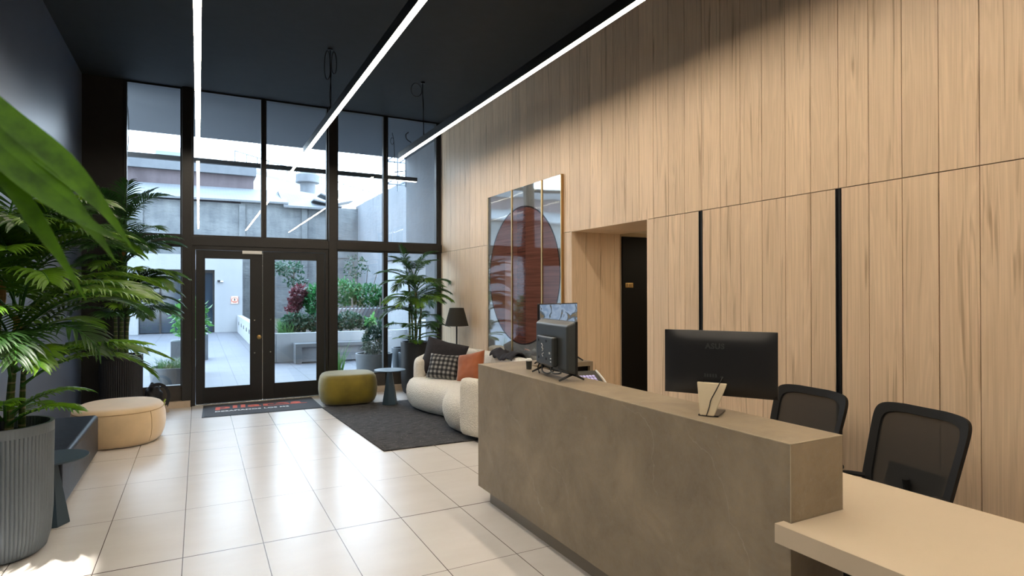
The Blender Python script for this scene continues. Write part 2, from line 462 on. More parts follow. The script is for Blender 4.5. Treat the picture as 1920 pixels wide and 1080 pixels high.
# TV screen showing a camera-feed-like picture of blurred blue and green shapes
g = NG('lit_screen_picture')
v = g.coords('Generated')
n1 = g.noise(g.scale(v, (3, 3, 3)), 1.6, 3, 0.5, 0.6)
n2 = g.noise(g.scale(v, (5, 5, 4)), 1.9, 3, 0.6)
col = g.ramp(n1, [(0.40, (0.12, 0.18, 0.27)), (0.50, (0.20, 0.27, 0.36)), (0.56, (0.03, 0.06, 0.09)), (0.62, (0.12, 0.085, 0.035)), (0.7, (0.06, 0.16, 0.26))])
g.set(g.b.inputs['Base Color'], (0.01, 0.01, 0.01))
g.b.inputs['Roughness'].default_value = 0.12
g.set(g.b.inputs['Emission Color'], col)
g.b.inputs['Emission Strength'].default_value = 0.9
M['tvpic'] = g.m

# ------------------------------------------------------------------ mesh builder
class MB:
    def __init__(s):
        s.v = []; s.f = []; s.uv = {}; s.mi = []; s.cur = 0
    def add(s, vs, fs, mat=None):
        o = len(s.v)
        for p in vs:
            p = Vector(p)
            s.v.append(mat @ p if mat is not None else p)
        for f in fs:
            s.f.append(tuple(i + o for i in f)); s.mi.append(s.cur)
        return o
    def box(s, x0, x1, y0, y1, z0, z1, b=0.0, mat=None):
        if b <= 0:
            vs = [(x, y, z) for z in (z0, z1) for y in (y0, y1) for x in (x0, x1)]
            s.add(vs, [(0, 2, 3, 1), (4, 5, 7, 6), (0, 1, 5, 4), (2, 6, 7, 3), (0, 4, 6, 2), (1, 3, 7, 5)], mat)
        else:
            bm = bmesh.new()
            bmesh.ops.create_cube(bm, size=1)
            for v in bm.verts:
                v.co = Vector(((x0 + x1) / 2 + v.co.x * (x1 - x0), (y0 + y1) / 2 + v.co.y * (y1 - y0), (z0 + z1) / 2 + v.co.z * (z1 - z0)))
            bmesh.ops.bevel(bm, geom=bm.edges[:], offset=b, segments=3 if b > .01 else 2, affect='EDGES', profile=0.5)
            s.frombm(bm, mat)
        return s
    def frombm(s, bm, mat=None):
        bm.verts.index_update()
        s.add([v.co.copy() for v in bm.verts], [tuple(v.index for v in f.verts) for f in bm.faces], mat)
        bm.free()
    def lathe(s, prof, seg=48, c=(0, 0, 0), mod=None, mat=None, capb=True, capt=True):
        vs = []; fs = []
        for k, (r, z) in enumerate(prof):
            for i in range(seg):
                a = 2 * PI * i / seg
                rr = r * (mod(a, z) if mod else 1)
                vs.append((c[0] + rr * math.cos(a), c[1] + rr * math.sin(a), c[2] + z))
        for k in range(len(prof) - 1):
            for i in range(seg):
                j = (i + 1) % seg
                fs.append((k * seg + i, k * seg + j, (k + 1) * seg + j, (k + 1) * seg + i))
        if capb: fs.append(tuple(reversed(range(seg))))
        if capt: fs.append(tuple(range((len(prof) - 1) * seg, len(prof) * seg)))
        s.add(vs, fs, mat)
        return s
    def tube(s, pts, r, seg=8, caps=True, mat=None):
        pts = [Vector(p) for p in pts]
        n = len(pts)
        rr = r if isinstance(r, (list, tuple)) else [r] * n
        vs = []; fs = []
        prev = None
        for i, p in enumerate(pts):
            d = (pts[min(i + 1, n - 1)] - pts[max(i - 1, 0)]).normalized()
            if prev is None:
                u = d.cross(Vector((0, 0, 1)))
                if u.length < 0.1: u = d.cross(Vector((1, 0, 0)))
                u.normalize()
            else:
                u = (prev - d * prev.dot(d)).normalized()
            prev = u
            wv = d.cross(u)
            for k in range(seg):
                a = 2 * PI * k / seg
                vs.append(p + (u * math.cos(a) + wv * math.sin(a)) * rr[i])
        for i in range(n - 1):
            for k in range(seg):
                j = (k + 1) % seg
                fs.append((i * seg + k, i * seg + j, (i + 1) * seg + j, (i + 1) * seg + k))
        if caps:
            fs.append(tuple(reversed(range(seg))))
            fs.append(tuple(range((n - 1) * seg, n * seg)))
        s.add(vs, fs, mat)
        return s
    def slab(s, outline, prof, mat=None, zfun=None):
        """closed outline (CCW, smooth) swept up through (inset, z) rings with closed ends"""
        n = len(outline)
        P = [Vector((p[0], p[1])) for p in outline]
        N = []
        for i in range(n):
            t = (P[(i + 1) % n] - P[i - 1]).normalized()
            N.append(Vector((-t.y, t.x)))          # inward for CCW
        vs = []; fs = []
        for (ins, z) in prof:
            for i in range(n):
                q = P[i] + N[i] * ins
                zz = zfun(q.x, q.y, z) if zfun else z
                vs.append((q.x, q.y, zz))
        for k in range(len(prof) - 1):
            for i in range(n):
                j = (i + 1) % n
                fs.append((k * n + i, k * n + j, (k + 1) * n + j, (k + 1) * n + i))
        fs.append(tuple(reversed(range(n))))
        fs.append(tuple(range((len(prof) - 1) * n, len(prof) * n)))
        s.add(vs, fs, mat)
        return s
    def build(s, name, mat, parent=None, origin=None, smooth=35, world=True, uvs=None):
        me = bpy.data.meshes.new(name)
        if parent is not None and world:
            off = Vector(parent_loc(parent))
        elif origin is not None:
            off = Vector(origin)
        else:
            off = Vector((0, 0, 0))
        me.from_pydata([tuple(v - off) for v in s.v], [], s.f)
        mats = mat if isinstance(mat, (list, tuple)) else [mat]
        for m in mats: me.materials.append(m)
        if len(mats) > 1:
            for p, k in zip(me.polygons, s.mi): p.material_index = k
        if uvs:
            ul = me.uv_layers.new(name='UVMap')
            for lp in me.loops: ul.data[lp.index].uv = uvs[lp.vertex_index]
        bm = bmesh.new(); bm.from_mesh(me)
        bmesh.ops.recalc_face_normals(bm, faces=bm.faces[:])
        bm.to_mesh(me); bm.free()
        if smooth:
            me.shade_smooth()
            me.set_sharp_from_angle(angle=math.radians(smooth))
        o = bpy.data.objects.new(name, me)
        C.objects.link(o)
        if parent is not None:
            o.parent = parent
        elif origin is not None:
            o.location = origin
        return o

def parent_loc(p):
    l = Vector((0, 0, 0))
    while p is not None:
        l += p.location
        p = p.parent
    return l

def thing(name, label, cat, loc=(0, 0, 0), rotz=0.0, group=None):
    o = bpy.data.objects.new(name, None)
    o.empty_display_size = 0.1
    C.objects.link(o)
    o.location = loc
    o.rotation_euler = (0, 0, rotz)
    o['label'] = label; o['category'] = cat
    if group: o['group'] = group
    return o
def tag(o, label, cat, group=None):
    o['label'] = label; o['category'] = cat
    if group: o['group'] = group
    return o
def struct(o):
    o['kind'] = 'structure'
    return o
def B(x0, x1, y0, y1, z0, z1, b=0.0, mat=None):
    return MB().box(x0, x1, y0, y1, z0, z1, b, mat)

def smooth_closed(pts, n=8):
    out = []
    m = len(pts)
    P = [Vector(p) for p in pts]
    for i in range(m):
        p0, p1, p2, p3 = P[i - 1], P[i], P[(i + 1) % m], P[(i + 2) % m]
        for k in range(n):
            t = k / n
            out.append(0.5 * ((2 * p1) + (-p0 + p2) * t + (2 * p0 - 5 * p1 + 4 * p2 - p3) * t * t + (-p0 + 3 * p1 - 3 * p2 + p3) * t ** 3))
    return out
def smooth_open(pts, n=6):
    P = [Vector(p) for p in pts]
    P = [P[0] * 2 - P[1]] + P + [P[-1] * 2 - P[-2]]
    out = []
    for i in range(1, len(P) - 2):
        p0, p1, p2, p3 = P[i - 1], P[i], P[i + 1], P[i + 2]
        for k in range(n):
            t = k / n
            out.append(0.5 * ((2 * p1) + (-p0 + p2) * t + (2 * p0 - 5 * p1 + 4 * p2 - p3) * t * t + (-p0 + 3 * p1 - 3 * p2 + p3) * t ** 3))
    out.append(P[-2])
    return out
def superellipse(cx, cy, rx, ry, e=2.0, n=64, rot=0.0):
    out = []
    for i in range(n):
        a = 2 * PI * i / n
        c, s_ = math.cos(a), math.sin(a)
        x = rx * math.copysign(abs(c) ** (2 / e), c)
        y = ry * math.copysign(abs(s_) ** (2 / e), s_)
        out.append((cx + x * math.cos(rot) - y * math.sin(rot), cy + x * math.sin(rot) + y * math.cos(rot)))
    return out

def lettering(name, text, size, mat, matrix, extrude=0.001, offset=0.0, parent=None, align='LEFT', spacing=1.0):
    cu = bpy.data.curves.new(name + '_curve', 'FONT')
    cu.body = text; cu.size = size; cu.extrude = extrude; cu.offset = offset
    cu.align_x = align; cu.space_character = spacing
    t = bpy.data.objects.new(name + '_tmp', cu)
    C.objects.link(t)
    dg = bpy.context.evaluated_depsgraph_get()
    me = bpy.data.meshes.new_from_object(t.evaluated_get(dg))
    bpy.data.objects.remove(t); bpy.data.curves.remove(cu)
    me.name = name
    me.materials.clear(); me.materials.append(mat)
    if parent is not None and parent.rotation_euler.z == 0:
        matrix = Matrix.Translation(-parent_loc(parent)) @ matrix
    me.transform(matrix)
    o = bpy.data.objects.new(name, me)
    C.objects.link(o)
    if parent is not None: o.parent = parent
    return o

# ------------------------------------------------------------------ room shell
XL, XW, YW, ZC = -1.35, 3.63, 9.49, 4.45
YB = -2.6
struct(B(XL - .1, 6.0, YB, YW + .06, -0.12, 0.0).build('floor', M['tile'], smooth=0))
struct(B(XL - .2, XW + .3, YB, YW + .06, ZC, ZC + 0.25).build('ceiling', M['ceiling'], smooth=0))
struct(B(XL - .15, XL, YB, YW + .06, 0, ZC).build('wall_left', M['leftwall'], smooth=0))
struct(B(XL - .15, XW + .2, YB - .15, YB, 0, ZC).build('wall_back', M['leftwall'], smooth=0))
# window wall side panel
struct(B(XL, -0.90, YW - .03, YW + .06, 0, ZC).build('wall_front', M['darkpanel'], smooth=0))

# panelled wall, plank by plank
SP, OFF, SEAM = 0.195, 0.056, 2.256
NY0, NY1 = 4.24, 5.48
mb = MB()
k0 = int((YB - OFF) / SP) - 1
k1 = int((YW - OFF) / SP) + 1
gap = 0.0019
for k in range(k0, k1):
    a, b = OFF + k * SP, OFF + (k + 1) * SP
    a = max(a, YB); b = min(b, YW - 0.03)
    if b - a < 0.01: continue
    mb.box(XW, XW + .02, a + gap, b - gap, SEAM + .0025, ZC - .02, 0.0008)
    segs = [(a, b)]
    if a < NY1 and b > NY0:
        segs = []
        if a < NY0 - .01: segs.append((a, NY0))
        if b > NY1 + .01: segs.append((NY1, b))
    for (p, q) in segs:
        for s_ in (3.583, 2.400):
            if p < s_ < q:
                pass
        cuts = [(p, q)]
        for s_ in (3.583, 2.400):
            nc = []
            for (u, v_) in cuts:
                lo, hi = s_ - .022, s_ + .016
                if u < hi and v_ > lo:
                    if lo - u > .004: nc.append((u, lo))
                    if v_ - hi > .004: nc.append((hi, v_))
                else: nc.append((u, v_))
            cuts = nc
        for (u, v_) in cuts:
            g1 = gap * 2.2 if abs(u - 1.811) < .01 else gap
            mb.box(XW, XW + .02, u + g1, v_ - gap, 0.0, SEAM - .0025, 0.0008)
struct(mb.build('wall_right', M['wood'], smooth=0))
mb = MB()
mb.box(XW + .021, XW + .12, YB, NY0, 0, ZC)
mb.box(XW + .021, XW + .12, NY1 + .021, YW, 0, ZC)
mb.box(XW + .021, XW + .12, NY0, NY1 + .021, SEAM + .021, ZC)
struct(mb.build('wall_right_backing', M['backing'], smooth=0))
struct(B(XW - .004, XW + .02, YB, YW - .03, ZC - .02, ZC).build('trim_1', M['kick'], smooth=0))
# recessed black pulls
for i, yy in enumerate((3.583, 2.400)):
    m2 = MB()
    m2.box(XW + .004, XW + .02, yy - .022, yy + .016, 0, SEAM - .003)
    m2.box(XW - .006, XW + .004, yy - .020, yy - .013, 0, SEAM - .003)
    m2.box(XW - .006, XW + .004, yy + .008, yy + .014, 0, SEAM - .003)
    struct(m2.build('trim_%d' % (i + 2), M['blackmetal'], smooth=0))
# corridor niche: wood side, soffit, black door, pale corridor
XD = 4.30
mb = MB()
for k in range(-3, 12):
    # planks along x on the niche side wall, same spacing (x + y keeps the pattern)
    a = XW + k * SP; b = a + SP
    a = max(a, XW + .0005); b = min(b, XD)
    if b - a > .01: mb.box(a + gap, b - gap, NY1, NY1 + .02, 0, SEAM - .002, 0.0008)
struct(mb.build('wall_niche_side', M['wood'], smooth=0))
struct(B(XW + .001, XD, NY0 - .02, NY1 + .02, SEAM - .002, SEAM + .02).build('ceiling_niche', M['wood'], smooth=0))
struct(B(XW + .001, XD, NY0 - .02, NY0, 0, SEAM - .002).build('wall_niche_near', M['wood'], smooth=0))
struct(B(XD, 6.0, NY1, NY1 + .1, 0, 3.0).build('wall_corridor_far', M['cream_wall'], smooth=0))
struct(B(XD, 6.0, NY0 - .1, NY1 + .1, SEAM + .02, SEAM + .08).build('ceiling_corridor', M['cream_wall'], smooth=0))
struct(B(6.0, 6.1, NY0 - .1, NY1 + .1, 0, 3.0).build('wall_corridor_end', M['cream_wall'], smooth=0))
struct(B(XW + .12, 6.0, NY0 - .12, NY0 - .021, 0, 3.0).build('wall_corridor_near', M['cream_wall'], smooth=0))
lamp('corridor_lamp', 'AREA', (5.1, 4.7, 2.24), 6, (1.0, 0.86, 0.62), (0, 0, 0), .5)  # unseen fill light, added to brighten the dark corridor
dr = B(XD + .012, 5.25, NY1 - .025, NY1 - .002, 0.003, 2.228, .002).build('door_3', M['blackwall'], smooth=0)
struct(dr)
sg = thing('door_sign', 'small brass sign on the black corridor door', 'sign', (4.405, NY1 - .026, 1.665))
B(4.351, 4.460, NY1 - .031, NY1 - .0255, 1.640, 1.694, .001).build('plate', M['gold'], sg)
m2 = MB()
m2.lathe([(0.007, 0), (0.007, .002)], 12, mat=Matrix.Translation((4.372, NY1 - .031, 1.678)) @ Matrix.Rotation(PI / 2, 4, 'X'))
m2.box(4.367, 4.377, NY1 - .033, NY1 - .031, 1.650, 1.670)
for q in range(3):
    m2.box(4.392, 4.392 + (.055, .045, .05)[q], NY1 - .033, NY1 - .031, 1.676 - q * .013, 1.681 - q * .013)
m2.build('marking', M['signblack'], sg)

# ------------------------------------------------------------------ window wall
FY0, FY1, GY = YW - .03, YW + .07, YW + .02
def window(n, x0, x1, z0, z1, fr=.03, bars=()):
    """frame around a clear opening x0..x1, z0..z1"""
    mb = MB()
    e = fr
    mb.box(x0 - e, x0, FY0, FY1, z0 - e, z1 + e, .002)
    mb.box(x1, x1 + e, FY0, FY1, z0 - e, z1 + e, .002)
    mb.box(x0, x1, FY0, FY1, z0 - e, z0, .002)
    mb.box(x0, x1, FY0, FY1, z1, z1 + e, .002)
    o = mb.build('window_%d' % n, M['frame'], origin=((x0 + x1) / 2, YW, z0), smooth=0)
    struct(o)
    B(x0 - .005, x1 + .005, GY - .004, GY + .004, z0 - .005, z1 + .005).build('glass', M['glass'], o, smooth=0)
    return o
ZT0, ZT1 = 2.405, 4.425
window(1, -.855, -.228, ZT0, ZT1, .022)
window(2, -.061, .814, ZT0, ZT1, .022)
window(3, .887, 1.751, ZT0, ZT1, .022)
window(4, 1.925, 2.642, ZT0, ZT1, .022)
window(5, 2.719, 3.545, ZT0, ZT1, .022)
ZL0, ZL1 = .305, 2.228
window(6, -.855, -.222, ZL0, ZL1, .022)
window(7, 1.918, 2.641, ZL0, ZL1, .022)
window(8, 2.711, 3.552, ZL0, ZL1, .022)
# posts and rails between the windows
posts = [(-.206, -.083, 0.0), (.836, .865, 2.38), (1.773, 1.896, 0.0), (2.664, 2.689, .09), (3.574, 3.63, .09), (-.90, -.877, .09)]
for i, (a, b, z0) in enumerate(posts):
    d = .05 if (b - a) > .1 else 0.0
    struct(B(a, b, FY0 - d, FY1, z0, ZC, .004).build('trim_%d' % (i + 4), M['frame'], smooth=0))
struct(B(-.90, 3.63, FY0 - .035, FY1 + .002, 2.252, 2.382, .004).build('trim_10', M['frame'], smooth=0))
for i, (a, b) in enumerate(((-.90, -.206), (1.896, 3.63))):
    struct(B(a, b, FY0, FY1, .09, .283, .003).build('trim_%d' % (i + 11), M['kick'], smooth=0))
for i, (a, b) in enumerate(((XL, -.10), (1.80, 3.63))):
    struct(B(a, b, YW - .10, YW + .07, 0, .09, .002).build('baseboard_%s' % ('left', 'right')[i], M['plinth'], smooth=0))
# door frame
mb = MB()
mb.box(-.083, -.040, FY0 - .02, FY1, 0, 2.252, .003)
mb.box(1.725, 1.773, FY0 - .02, FY1, 0, 2.252, .003)
mb.box(-.040, 1.725, FY0 - .02, FY1, 2.195, 2.252, .003)
struct(mb.build('trim_13', M['frame'], smooth=0))
struct(B(-.083, 1.773, YW - .05, FY1, 0.0, .012, .002).build('trim_14', M['chrome'], smooth=0))
def door(n, x0, x1, gx0, gx1, bolts):
    mb = MB()
    z0, z1, g0, g1 = .016, 2.190, .235, 2.085
    y0, y1 = YW - .035, YW + .015
    mb.box(x0, gx0, y0, y1, z0, z1, .003); mb.box(gx1, x1, y0, y1, z0, z1, .003)
    mb.box(gx0, gx1, y0, y1, z0, g0, .003); mb.box(gx0, gx1, y0, y1, g1, z1, .003)
    # inner bead
    t = .012
    mb.box(gx0 - .003, gx0 + t, y0 - .006, y0 + .01, g0, g1); mb.box(gx1 - t, gx1 + .003, y0 - .006, y0 + .01, g0, g1)
    mb.box(gx0, gx1, y0 - .006, y0 + .01, g0 - .003, g0 + t); mb.box(gx0, gx1, y0 - .006, y0 + .01, g1 - t, g1 + .003)
    o = mb.build('door_%d' % n, M['door'], origin=((x0 + x1) / 2, YW, 0), smooth=0)
    struct(o)
    B(gx0 - .005, gx1 + .005, YW - .008, YW, g0 - .005, g1 + .005).build('glass', M['glass'], o, smooth=0)
    for (bx, bz) in bolts:
        q = MB().lathe([(.010, 0), (.011, .004), (.007, .008)], 16, mat=Matrix.Translation((bx, y0 - .0005, bz)) @ Matrix.Rotation(PI / 2, 4, 'X'))
        q.build('bolt', M['chrome'], o)
    return o
d1 = door(1, -.036, .829, .068, .674, [(.725, 1.185), (.725, .708)])
d2 = door(2, .837, 1.720, .988, 1.607, [(.946, 1.188), (.941, .713)])
q = MB().lathe([(.030, 0), (.031, .006), (.022, .012), (.020, .018), (.012, .022)], 24, mat=Matrix.Translation((.786, YW - .036, .935)) @ Matrix.Rotation(PI / 2, 4, 'X'))
q.build('lock', M['gold'], d1)
B(.560, .822, YW - .055, YW - .037, 2.150, 2.196, .002).build('closer_plate', M['white'], d1)
B(.8302, .8358, YW - .02, YW + .0, .02, 2.18).build('astragal', M['chrome'], d1)

# ------------------------------------------------------------------ linear pendant lights
def linear_light(x, y0, y1, label, cab, z=3.60, left=None):
    t = thing('linear_light', label, 'ceiling light', (x, y1, z), group='linear pendant lights running to the window')
    W_ = .030
    mb = MB()
    mb.box(x - W_, x + W_, y0, y1, z + .012, z + .095, .002)
    mb.box(x - W_, x - W_ + .005, y0, y1, z, z + .012)
    mb.box(x + W_ - .005, x + W_, y0, y1, z, z + .012)
    mb.box(x - W_ + .005, x + W_ - .005, y1 - .006, y1, z, z + .012)
    mb.build('housing', M['housing'], t, smooth=0)
    B(x - W_ + .005, x + W_ - .005, y0 + .006, y1 - .006, z + .001, z + .011).build('diffuser', M['led'], t, smooth=0)
    for (cy, dx, loop) in cab:
        pts = [(x + dx, cy, z + .095), (x + dx * .6 + .01, cy + .01, z + .35), (x + dx * .4, cy, ZC - .22), (x + dx * .4, cy, ZC - .002)]
        MB().tube(smooth_open(pts, 5), .006, 6).build('cable', M['blackmetal'], t)
        pts = [(x + dx + .015, cy + .01, z + .095), (x + dx - .005, cy, z + .3), (x + dx * .4 + .012, cy, z + .55), (x + dx * .4 + .004, cy, ZC - .2)]
        MB().tube(smooth_open(pts, 5), .004, 6).build('cable', M['blackmetal'], t)
        MB().lathe([(.03, -.02), (.03, -.001)], 20, c=(x + dx * .4, cy, ZC)).build('ceiling_cap', M['blackmetal'], t)
        # coiled spare flex
        for (ccx, rx, rz) in loop:
            pts = [(x + dx * .4 + ccx + rx * math.cos(a), cy + .01 * math.sin(a * 2), ZC - .03 - rz + rz * math.sin(a)) for a in [2 * PI * i / 24 for i in range(25)]]
            MB().tube(pts, .005, 6, caps=False).build('flex_loop', M['blackmetal'], t)
    return t
linear_light(-.010, -2.3, 8.75, 'glowing linear light nearest the dark left wall, hanging from the ceiling', [(-.8, 0, [])])
linear_light(1.362, -2.3, 9.00, 'glowing linear light in the middle, over the tiled walkway', [(7.15, 0, [(-.03, .035, .17), (.045, .03, .13)]), (.5, 0, [])])
linear_light(2.690, -2.3, 8.72, 'glowing linear light nearest the oak panelled wall', [(7.72, 0.02, [(-.09, .075, .09)]), (.5, 0, [])])
t3 = [o for o in C.objects if o.name.startswith('linear_light')][-1]
MB().tube(smooth_open([(2.64, 8.05, 3.695), (2.57, 8.03, 3.73), (2.56, 8.03, 3.79), (2.60, 8.04, 3.83)], 5), .007, 6).build('clip', M['blackmetal'], t3)

# ------------------------------------------------------------------ reception desk
DX0, DX1, DY0, DY1, DZ = 1.91, 2.215, 1.449, 4.19, 1.04
desk = thing('reception_desk', 'long reception desk clad in grey-brown slate with a pale toe kick', 'reception desk', (2.0, 2.8, 0))
mb = MB()
mb.box(DX0, DX1, DY0, DY1, DZ - .003, DZ, .0012)
mb.build('top_slab', M['stone'], desk, smooth=0)
mb = MB()
mb.box(DX0, DX1, DY0, DY1, .102, DZ - .0032, .002)
mb.box(DX0 + .001, DX0 + .1, DY0, DY0 + .3, .10, .5)
mb.build('carcass', M['stone'], desk, smooth=0)
M['stone_edge'] = simple('pale_mitred_stone_edge', (0.46, 0.40, 0.29), 0.5, var=0.15, vs=12)
mb = MB()
mb.box(DX0 - .0006, DX0 + .0026, DY0 - .0006, DY1, DZ - .0030, DZ + .0005)
mb.box(DX0 - .0006, DX1, DY0 - .0006, DY0 + .0022, DZ - .0026, DZ + .0005)
mb.box(DX0 - .0005, DX0 + .0018, DY0 - .0005, DY0 + .0018, .753, DZ - .0025)
mb.build('pale_edge', M['stone_edge'], desk, smooth=0)
mb = MB()
mb.box(DX0 + .045, DX1 - .02, DY0 + .05, DY1 - .12, 0, .102)
mb.build('toe_kick', M['toekick'], desk, smooth=0)
mb = MB()
mb.box(DX1, 2.785, 3.90, DY1, DZ - .035, DZ, .0015)
mb.box(2.755, 2.785, 3.90, DY1, 0.0, DZ - .035, .0015)
mb.box(DX1, 2.755, DY1 - .02, DY1, 0.0, DZ - .035)
mb.build('return_end', M['stone'], desk, smooth=0)
B(DX1 + .001, 2.754, 3.93, DY1 - .021, .76, DZ - .036).build('shelf_recess', M['blackwall'], desk, smooth=0)  # solid near-black block painted as the shade inside the open shelf
ct = thing('work_counter', 'low pale beige work counter wrapping the near end of the slate desk', 'counter', (2.3, 1.0, 0))
poly = [(1.86, -.7), (2.66, -.7), (2.66, 3.90), (2.217, 3.90), (2.217, 1.447), (1.909, 1.447), (1.909, 1.478), (1.86, 1.478)]
mb = MB()
n = len(poly)
for (z0, z1) in ((.683, .752),):
    vs = [(p[0], p[1], z0) for p in poly] + [(p[0], p[1], z1) for p in poly]
    fs = [tuple(reversed(range(n))), tuple(range(n, 2 * n))] + [(i, (i + 1) % n, n + (i + 1) % n, n + i) for i in range(n)]
    mb.add(vs, fs)
mb.build('counter_top', M['counter'], ct, smooth=0)
mb = MB()
mb.box(1.95, 2.62, 1.08, 1.12, 0, .683, .001)
mb.box(1.93, 1.97, -.6, 1.08, 0, .683, .001)
mb.build('side_panel', M['deskpanel'], ct, smooth=0)
B(2.6, 2.64, 1.55, 3.85, 0, .683, .001).build('leg_panel', M['deskpanel'], ct, smooth=0)

# ------------------------------------------------------------------ devices on the desk
# near monitor, seen from the back
mdir = Vector((.53, -.848, 0)).normalized()
mx = Matrix(((mdir.x, -mdir.y, 0, 0), (mdir.y, mdir.x, 0, 0), (0, 0, 1, 0), (0, 0, 0, 1)))   # local x along the screen, local y away from camera
mon = thing('computer_monitor', 'large black computer monitor on a cream stand, seen from behind', 'monitor', (2.085, 1.948, DZ))
mon.rotation_euler = (0, 0, math.atan2(mdir.y, mdir.x))
W2, zc, hh = .245, .233, .146
mb = MB()
# shallow pillow-shaped back
nu, nv = 20, 12
vs = []; fs = []
for j in range(nv + 1):
    for i in range(nu + 1):
        u = -1 + 2 * i / nu; v_ = -1 + 2 * j / nv
        d = (1 - abs(u) ** 5) * (1 - abs(v_) ** 4)
        vs.append((u * W2, -.004 - .030 * d ** .8, zc + v_ * hh))
for j in range(nv):
    for i in range(nu):
        a = j * (nu + 1) + i
        fs.append((a, a + 1, a + nu + 2, a + nu + 1))
mb.add(vs, fs)
mb.box(-W2, W2, -.004, .014, zc - hh, zc + hh, .003)
mb.build('casing', M['plastic'], mon, world=False, smooth=50)
B(-W2 + .006, W2 - .006, .0142, .016, zc - hh + .012, zc + hh - .006).build('screen', M['glossblack'], mon, world=False, smooth=0)
# stand: tapered cream plate, hinge block and dark foot
mb = MB()
sx0, st_ = -.075, .0
vs = []
for (xa, xb, y, z) in ((-.070, -.008, -.066, .004), (-.085, .045, -.052, .150)):
    for yy in (y - .006, y + .006):
        vs += [(xa, yy, z), (xb, yy, z)]
mb.add(vs, [(0, 1, 5, 4), (3, 2, 6, 7), (0, 4, 6, 2), (1, 3, 7, 5), (4, 5, 7, 6), (0, 2, 3, 1)])
bm_stand = mb.build('stand_plate', M['bone'], mon, world=False, smooth=0)
bv = bm_stand.modifiers.new('bevel', 'BEVEL'); bv.width = .004; bv.segments = 2
B(-.060, .010, -.052, -.012, .11, .15, .003).build('hinge_block', M['plastic'], mon, world=False, smooth=0)
mb = MB()
mb.box(-.078, .010, -.068, .095, .0005, .007, .002)
mb.build('stand_foot', M['plastic'], mon, world=False, smooth=0)
mb = MB()
for i in range(5): mb.box(-.058 + i * .012, -.052 + i * .012, -.0355, -.033, .172, .186)
mb.box(.012, .024, -.0365, -.033, .171, .177)
mb.build('port_row', M['plastic2'], mon, world=False, smooth=0)
pts = [(.022, -.040, .174), (.018, -.055, .160), (.000, -.063, .120), (-.022, -.069, .075), (-.028, -.072, .045), (-.040, -.076, .004)]
MB().tube(smooth_open(pts, 5), .0022, 6).build('cable', M['blackmetal'], mon, world=False)
lettering('brand_lettering', 'ASUS', .034, M['plastic2'], Matrix.Translation((-.012, -.0338, .300)) @ Matrix.Rotation(PI / 2, 4, 'X'), .0012, .0008, mon, 'CENTER', 1.1)

# small TV turned away from the camera
p0, p1 = Vector((2.045, 3.03)), Vector((2.135, 3.64))
dv = (p0 - p1).normalized()
ctr = (p0 + p1) / 2
tv = thing('small_television', 'small grey television seen from behind, on the far end of the desk', 'television', (ctr.x, ctr.y, DZ))
tv.rotation_euler = (0, 0, math.atan2(dv.y, dv.x))
L2 = (p0 - p1).length / 2 - .02
mb = MB()
mb.box(-L2, L2, .0, .016, .035, .372, .003)
mb.build('bezel', M['plastic'], tv, world=False, smooth=0)
B(-L2 + .008, L2 - .008, .0163, .018, .05, .364).build('screen', M['glossblack'], tv, world=False, smooth=0)
mb = MB()
vs = []
for (ix, z0, z1, y) in ((.006, .045, .368, 0), (.03, .06, .345, -.045), ):
    vs += [(-L2 + ix, y, z0), (L2 - ix, y, z0), (L2 - ix, y, z1), (-L2 + ix, y, z1)]
mb.add(vs, [(4, 5, 6, 7), (0, 1, 5, 4), (1, 2, 6, 5), (2, 3, 7, 6), (3, 0, 4, 7)])
o = mb.build('back_shell', M['plastic2'], tv, world=False, smooth=0)
bv = o.modifiers.new('bevel', 'BEVEL'); bv.width = .012; bv.segments = 3
mb = MB()
mb.box(-.15, .12, -.085, -.044, .075, .265, .012)
mb.build('board_cover', M['plastic2'], tv, world=False, smooth=0)
mb = MB()
for i in range(6): mb.box(-.12 + i * .035, -.10 + i * .035, -.075, -.05, .262, .268)
mb.build('vent_slots', M['blackmetal'], tv, world=False, smooth=0)
for (bx, bz) in ((-.11, .235), (.02, .235), (-.11, .12), (.02, .12)):
    MB().lathe([(.009, 0), (.009, .003)], 12, mat=Matrix.Translation((bx, -.0855, bz)) @ Matrix.Rotation(PI / 2, 4, 'X')).build('screw', M['blackmetal'], tv, world=False, smooth=0)
mb = MB()
mb.tube(smooth_open([(-.055, -.087, .215), (-.035, -.087, .20), (-.05, -.087, .19), (-.03, -.087, .18), (-.045, -.087, .165)], 4), .0022, 5)
mb.tube(smooth_open([(-.02, -.087, .155), (-.045, -.087, .145), (-.03, -.087, .13)], 4), .0022, 5)
mb.build('handwritten_mark', M['white'], tv, world=False)
for (a, b, c_, d_) in ((.07, .09, .155, .168), (.09, .105, .125, .132), (.09, .105, .105, .111)):
    B(a, b, -.0875, -.085, c_, d_).build('sticker', M['white'], tv, world=False, smooth=0)
mb = MB()
mb.tube(smooth_open([(.09, -.07, .08), (.10, -.085, .05), (.15, -.08, .04), (.20, -.06, .05), (.14, -.05, .07)], 5), .006, 6)
mb.tube(smooth_open([(-.14, -.05, .09), (-.18, -.06, .05), (-.2, -.05, .02), (-.16, -.06, .008)], 5), .005, 6)
mb.tube(smooth_open([(-.10, -.06, .07), (-.08, -.07, .03), (.0, -.07, .02), (.08, -.06, .045)], 5), .005, 6)
mb.build('cable_bundle', M['blackmetal'], tv, world=False)
def tv_foot(parent, x, sp=.085, h=.042):
    mb = MB()
    mb.tube([(x, 0.008, h), (x, -.02, h * .75), (x, -sp, .006)], [.009, .008, .006], 8)
    mb.tube([(x, 0.008, h), (x, .035, h * .75), (x, sp, .006)], [.009, .008, .006], 8)
    mb.build('foot', M['blackmetal'], parent, world=False)
